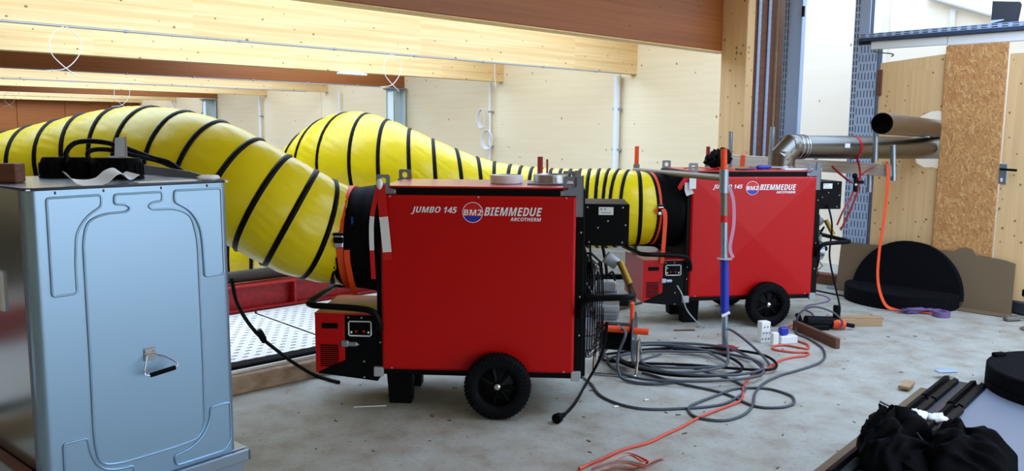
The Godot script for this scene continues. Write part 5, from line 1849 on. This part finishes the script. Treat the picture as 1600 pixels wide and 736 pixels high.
# ---------- bottom right: sheets, foam strips, jacket, disc ----------
func build_foreground() -> void:
	var e := Vector3(0.662, 0, -0.749).normalized()
	var f := Vector3(0.749, 0, 0.662).normalized()
	var o := Vector3(1.386, 0, -3.311)
	var B := Basis(e, Vector3.UP, f)      # x along the strips, z towards the lower right
	var X := Transform3D(B, o)
	var st := mb()
	box(st, Vector3(0.78, 0.016, 0.07), Vector3(2.1, 0.014, 0.17), 0.003)
	solo("narrow_sheet", st, M.sheet_dark, "narrow dark grey sheet between the two rows of black foam strips", "sheet", "", X)
	st = mb()
	box(st, Vector3(0.75, 0.012, 0.62), Vector3(2.1, 0.012, 0.9), 0.003)
	solo("wide_sheet", st, mat(Color(0.50, 0.53, 0.58), 0.4, 0.3), "wide pale grey sheet under the jacket and the round black disc", "sheet", "", X)
	st = mb()
	box(st, Vector3(0.75, 0.004, -0.03), Vector3(1.7, 0.006, 0.16), 0.001)
	solo("cardboard_underlay", st, M.card, "brown cardboard showing along the foam strips' outer edge", "cardboard", "", X)
	# each strip: a ridged profile
	var rows := [[-0.06, 0.58, 0.0, "black foam strip at the bottom edge, nearest of the outer row"], [0.92, 1.29, 0.0, "black foam strip of the outer row left of the white tissue"], [1.32, 1.78, 0.0, "black foam strip of the outer row, farthest from the viewer"], [0.70, 1.24, 0.15, "black foam strip of the inner row behind the jacket"], [1.28, 1.78, 0.14, "black foam strip of the inner row beside the round disc"]]
	for r in rows:
		st = mb()
		extrude(st, outline([[-0.045, 0.0], [0.045, 0.0], [0.043, 0.022], [0.02, 0.03], [0.012, 0.014], [-0.002, 0.014], [-0.01, 0.036], [-0.035, 0.028]]), r[1] - r[0], Transform3D(Basis(Vector3(0, 0, 1), Vector3(0, 1, 0), Vector3(-1, 0, 0)), Vector3(r[1], 0.023, r[2])))
		solo("foam_strip", st, M.black, r[3], "strip", "black foam strips on the grey sheets", X)
	st = mb()
	box(st, Vector3(0, 0.02, 0), Vector3(0.12, 0.012, 0.05), 0.003)
	solo("blue_strip", st, M.stud, "small bluish plate at the far end of the sheets", "plate", "", Transform3D(Basis(Vector3.UP, 0.1), Vector3(2.62, 0.02, -4.8)))
	st = mb()
	box(st, Vector3(0, 0.01, 0), Vector3(0.14, 0.02, 0.06), 0.004)
	solo("wood_chip", st, M.plank, "pale wood chip beside the outer foam strips", "wood chip", "", Transform3D(Basis(Vector3.UP, 0.9), Vector3(2.28, 0.012, -4.58)))
	# round disc
	var disc := thing("round_foam_disc", "thick round black disc with a rough top at the lower right edge", "disc", at(3.17, -0.03, -4.42))
	st = mb()
	lathe(st, [Vector2(0.0, 0.025), Vector2(0.455, 0.025), Vector2(0.465, 0.032), Vector2(0.465, 0.085), Vector2(0.458, 0.092), Vector2(0.465, 0.10), Vector2(0.463, 0.172), Vector2(0.455, 0.18), Vector2(0.0, 0.18)], Transform3D(), 64)
	part("disc", st, M.foam, disc)
	st = mb()
	box(st, Vector3(-0.27, 0.19, -0.33), Vector3(0.08, 0.024, 0.04), 0.006, Basis(Vector3.UP, 0.3))
	part("loose_lump", st, M.foam, disc)
	st = mb()
	ball(st, Vector3(-0.2, 0.184, 0.1), Vector3(0.016, 0.008, 0.016), 8)
	part("white_speck", st, M.white, disc)
	# tissue
	var nz := FastNoiseLite.new()
	nz.seed = 21
	nz.frequency = 0.9
	st = mb()
	ball(st, Vector3(-0.03, 0.03, -0.01), Vector3(0.05, 0.035, 0.045), 22, 0.7, nz)
	ball(st, Vector3(0.05, 0.028, 0.02), Vector3(0.045, 0.03, 0.04), 22, 0.7, nz)
	solo("white_tissue", st, M.white, "crumpled white tissue on the dark sheet", "tissue", "", at(2.07, 0.022, -3.95))
	# jacket: two piled lumps with deep folds
	var j := thing("black_jacket", "crumpled black jacket on the sheets at the bottom edge", "jacket")
	st = mb()
	cloth(st, Vector3(1.67, 0.03, -3.44), Vector3(0.21, 0.25, 0.16), 5, 0.22, 0.3)
	part("left_folds", st, M.jacket, j)
	st = mb()
	cloth(st, Vector3(1.93, 0.03, -3.36), Vector3(0.22, 0.22, 0.17), 12, 0.22, -0.3)
	part("right_folds", st, M.jacket, j)
	st = mb()
	plate(st, [Vector3(1.636, 0.268, -3.52), Vector3(1.70, 0.235, -3.46), Vector3(1.80, 0.10, -3.36), Vector3(1.74, 0.03, -3.27), Vector3(1.60, 0.12, -3.38)], 0.012)
	part("collar_flap", st, M.jacket, j)
	st = mb()
	tube(st, spline([Vector3(1.638, 0.276, -3.52), Vector3(1.705, 0.243, -3.455), Vector3(1.76, 0.165, -3.40), Vector3(1.806, 0.105, -3.355)], 6), 0.004, 6)
	part("zipper", st, M.sheet_dark, j)
	# orange ribbon at the bottom of the picture
	var rb := thing("orange_ribbon", "bright orange ribbon crumpled on the floor at the bottom edge", "ribbon")
	for q in [[Vector3(0.36, 0.012, -3.40), Vector3(0.45, 0.03, -3.47), Vector3(0.53, 0.035, -3.50), Vector3(0.6, 0.015, -3.44), Vector3(0.5, 0.012, -3.40)], [Vector3(0.45, 0.02, -3.43), Vector3(0.52, 0.05, -3.44), Vector3(0.58, 0.03, -3.42), Vector3(0.66, 0.012, -3.5), Vector3(0.69, 0.012, -3.52)], [Vector3(0.40, 0.012, -3.39), Vector3(0.5, 0.025, -3.41), Vector3(0.58, 0.02, -3.37)]]:
		st = mb()
		ribbon(st, spline(q, 7), [Vector3(0.2, 0.5, 1.0)], 0.028, 0.0015)
		part("strand", st, M.orange, rb)

# a flat piece with thickness through points that lie nearly in one plane
func plate(st: SurfaceTool, p: Array, t: float) -> void:
	soft(st, false)
	var n: Vector3 = (p[2] - p[0]).cross(p[1] - p[0]).normalized() * t
	for i in range(1, p.size() - 1):
		tri(st, p[0] + n, p[i] + n, p[i + 1] + n)
		tri(st, p[0], p[i + 1], p[i])
	for i in p.size():
		var l := (i + 1) % p.size()
		quad(st, p[i], p[l], p[l] + n, p[i] + n)

# a heap of cloth: a dome with long ridged folds
func cloth(st: SurfaceTool, c: Vector3, r: Vector3, seed_no: int, fold: float, turn: float) -> void:
	var nz := FastNoiseLite.new()
	nz.seed = seed_no
	nz.frequency = 1.1
	nz.fractal_octaves = 2
	var n := 64
	var m := 30
	var b := Basis(Vector3.UP, turn)
	soft(st)
	var rows := []
	for i in m + 1:
		var row := []
		var ph := PI * 0.5 * i / m
		for k in n:
			var a := TAU * k / n
			var d := Vector3(sin(ph) * cos(a), cos(ph), sin(ph) * sin(a))
			var w := 0.5 - absf(nz.get_noise_3d(d.x * 0.6 + d.y * 0.5, d.y * 0.3, d.z * 2.4)) * 1.7
			var s := 0.8 + fold * w + 0.12 * cos(a * 3.0 + seed_no)
			var v := b * (d * r * s)
			row.append(c + Vector3(v.x, maxf(v.y, 0.0), v.z))
		rows.append(row)
	for i in m:
		for k in n:
			var l := (k + 1) % n
			quad(st, rows[i][k], rows[i + 1][k], rows[i + 1][l], rows[i][l])


# ---------- dust and chips on the concrete ----------
func build_small() -> void:
	rng.seed = 5
	var st := mb()
	box(st, Vector3.ZERO, Vector3(0.03, 0.004, 0.007), 0.001)
	var chip := done(st)
	var mm := MultiMesh.new()
	mm.transform_format = MultiMesh.TRANSFORM_3D
	mm.mesh = chip
	var list := []
	while list.size() < 170:
		var p := Vector3(rng.randf_range(-1.3, 4.0), 0.003, -rng.randf_range(3.3, 7.2))
		var l := bb.inverse() * (p - BO)
		if l.z < 2.85 or l.x > -1.5:
			continue
		list.append(Transform3D(Basis(Vector3.UP, rng.randf() * TAU) * Basis.from_scale(Vector3.ONE * rng.randf_range(0.25, 1.0)), p))
	mm.instance_count = list.size()
	for i in list.size():
		mm.set_instance_transform(i, list[i])
	var o := MultiMeshInstance3D.new()
	o.name = "floor_chips"
	o.multimesh = mm
	o.material_override = M.dark_wood
	add_child(o)
	stuff(o)
	tag(o, "scattered small wood chips and crumbs on the concrete floor", "debris")
	st = mb()
	rod(st, Vector3(0, 0.003, 0), Vector3(0.17, 0.003, -0.03), 0.003, 6)
	solo("white_straw", st, M.white, "thin white straw on the concrete before the near heater's cabinet", "straw", "", at(-0.83, 0.0, -4.18))
	for q in [[Vector3(0.56, 0, -4.22), "small white paper bit near the dark floor cable, left one"], [Vector3(0.74, 0, -4.33), "small white paper bit near the dark floor cable, right one"]]:
		st = mb()
		box(st, Vector3(0, 0.004, 0), Vector3(0.03, 0.006, 0.015), 0.002, Basis(Vector3.UP, 0.4))
		solo("paper_bit", st, M.white, q[1], "paper", "", Transform3D(Basis(), q[0]))
	st = mb()
	box(st, Vector3(0, 0.006, 0), Vector3(0.16, 0.01, 0.012), 0.002)
	solo("dark_splinter", st, M.dark_wood, "thin dark splinter on the floor left of the scaffold prop's foot", "splinter", "", at(1.28, 0.0, -5.93, 0.1))
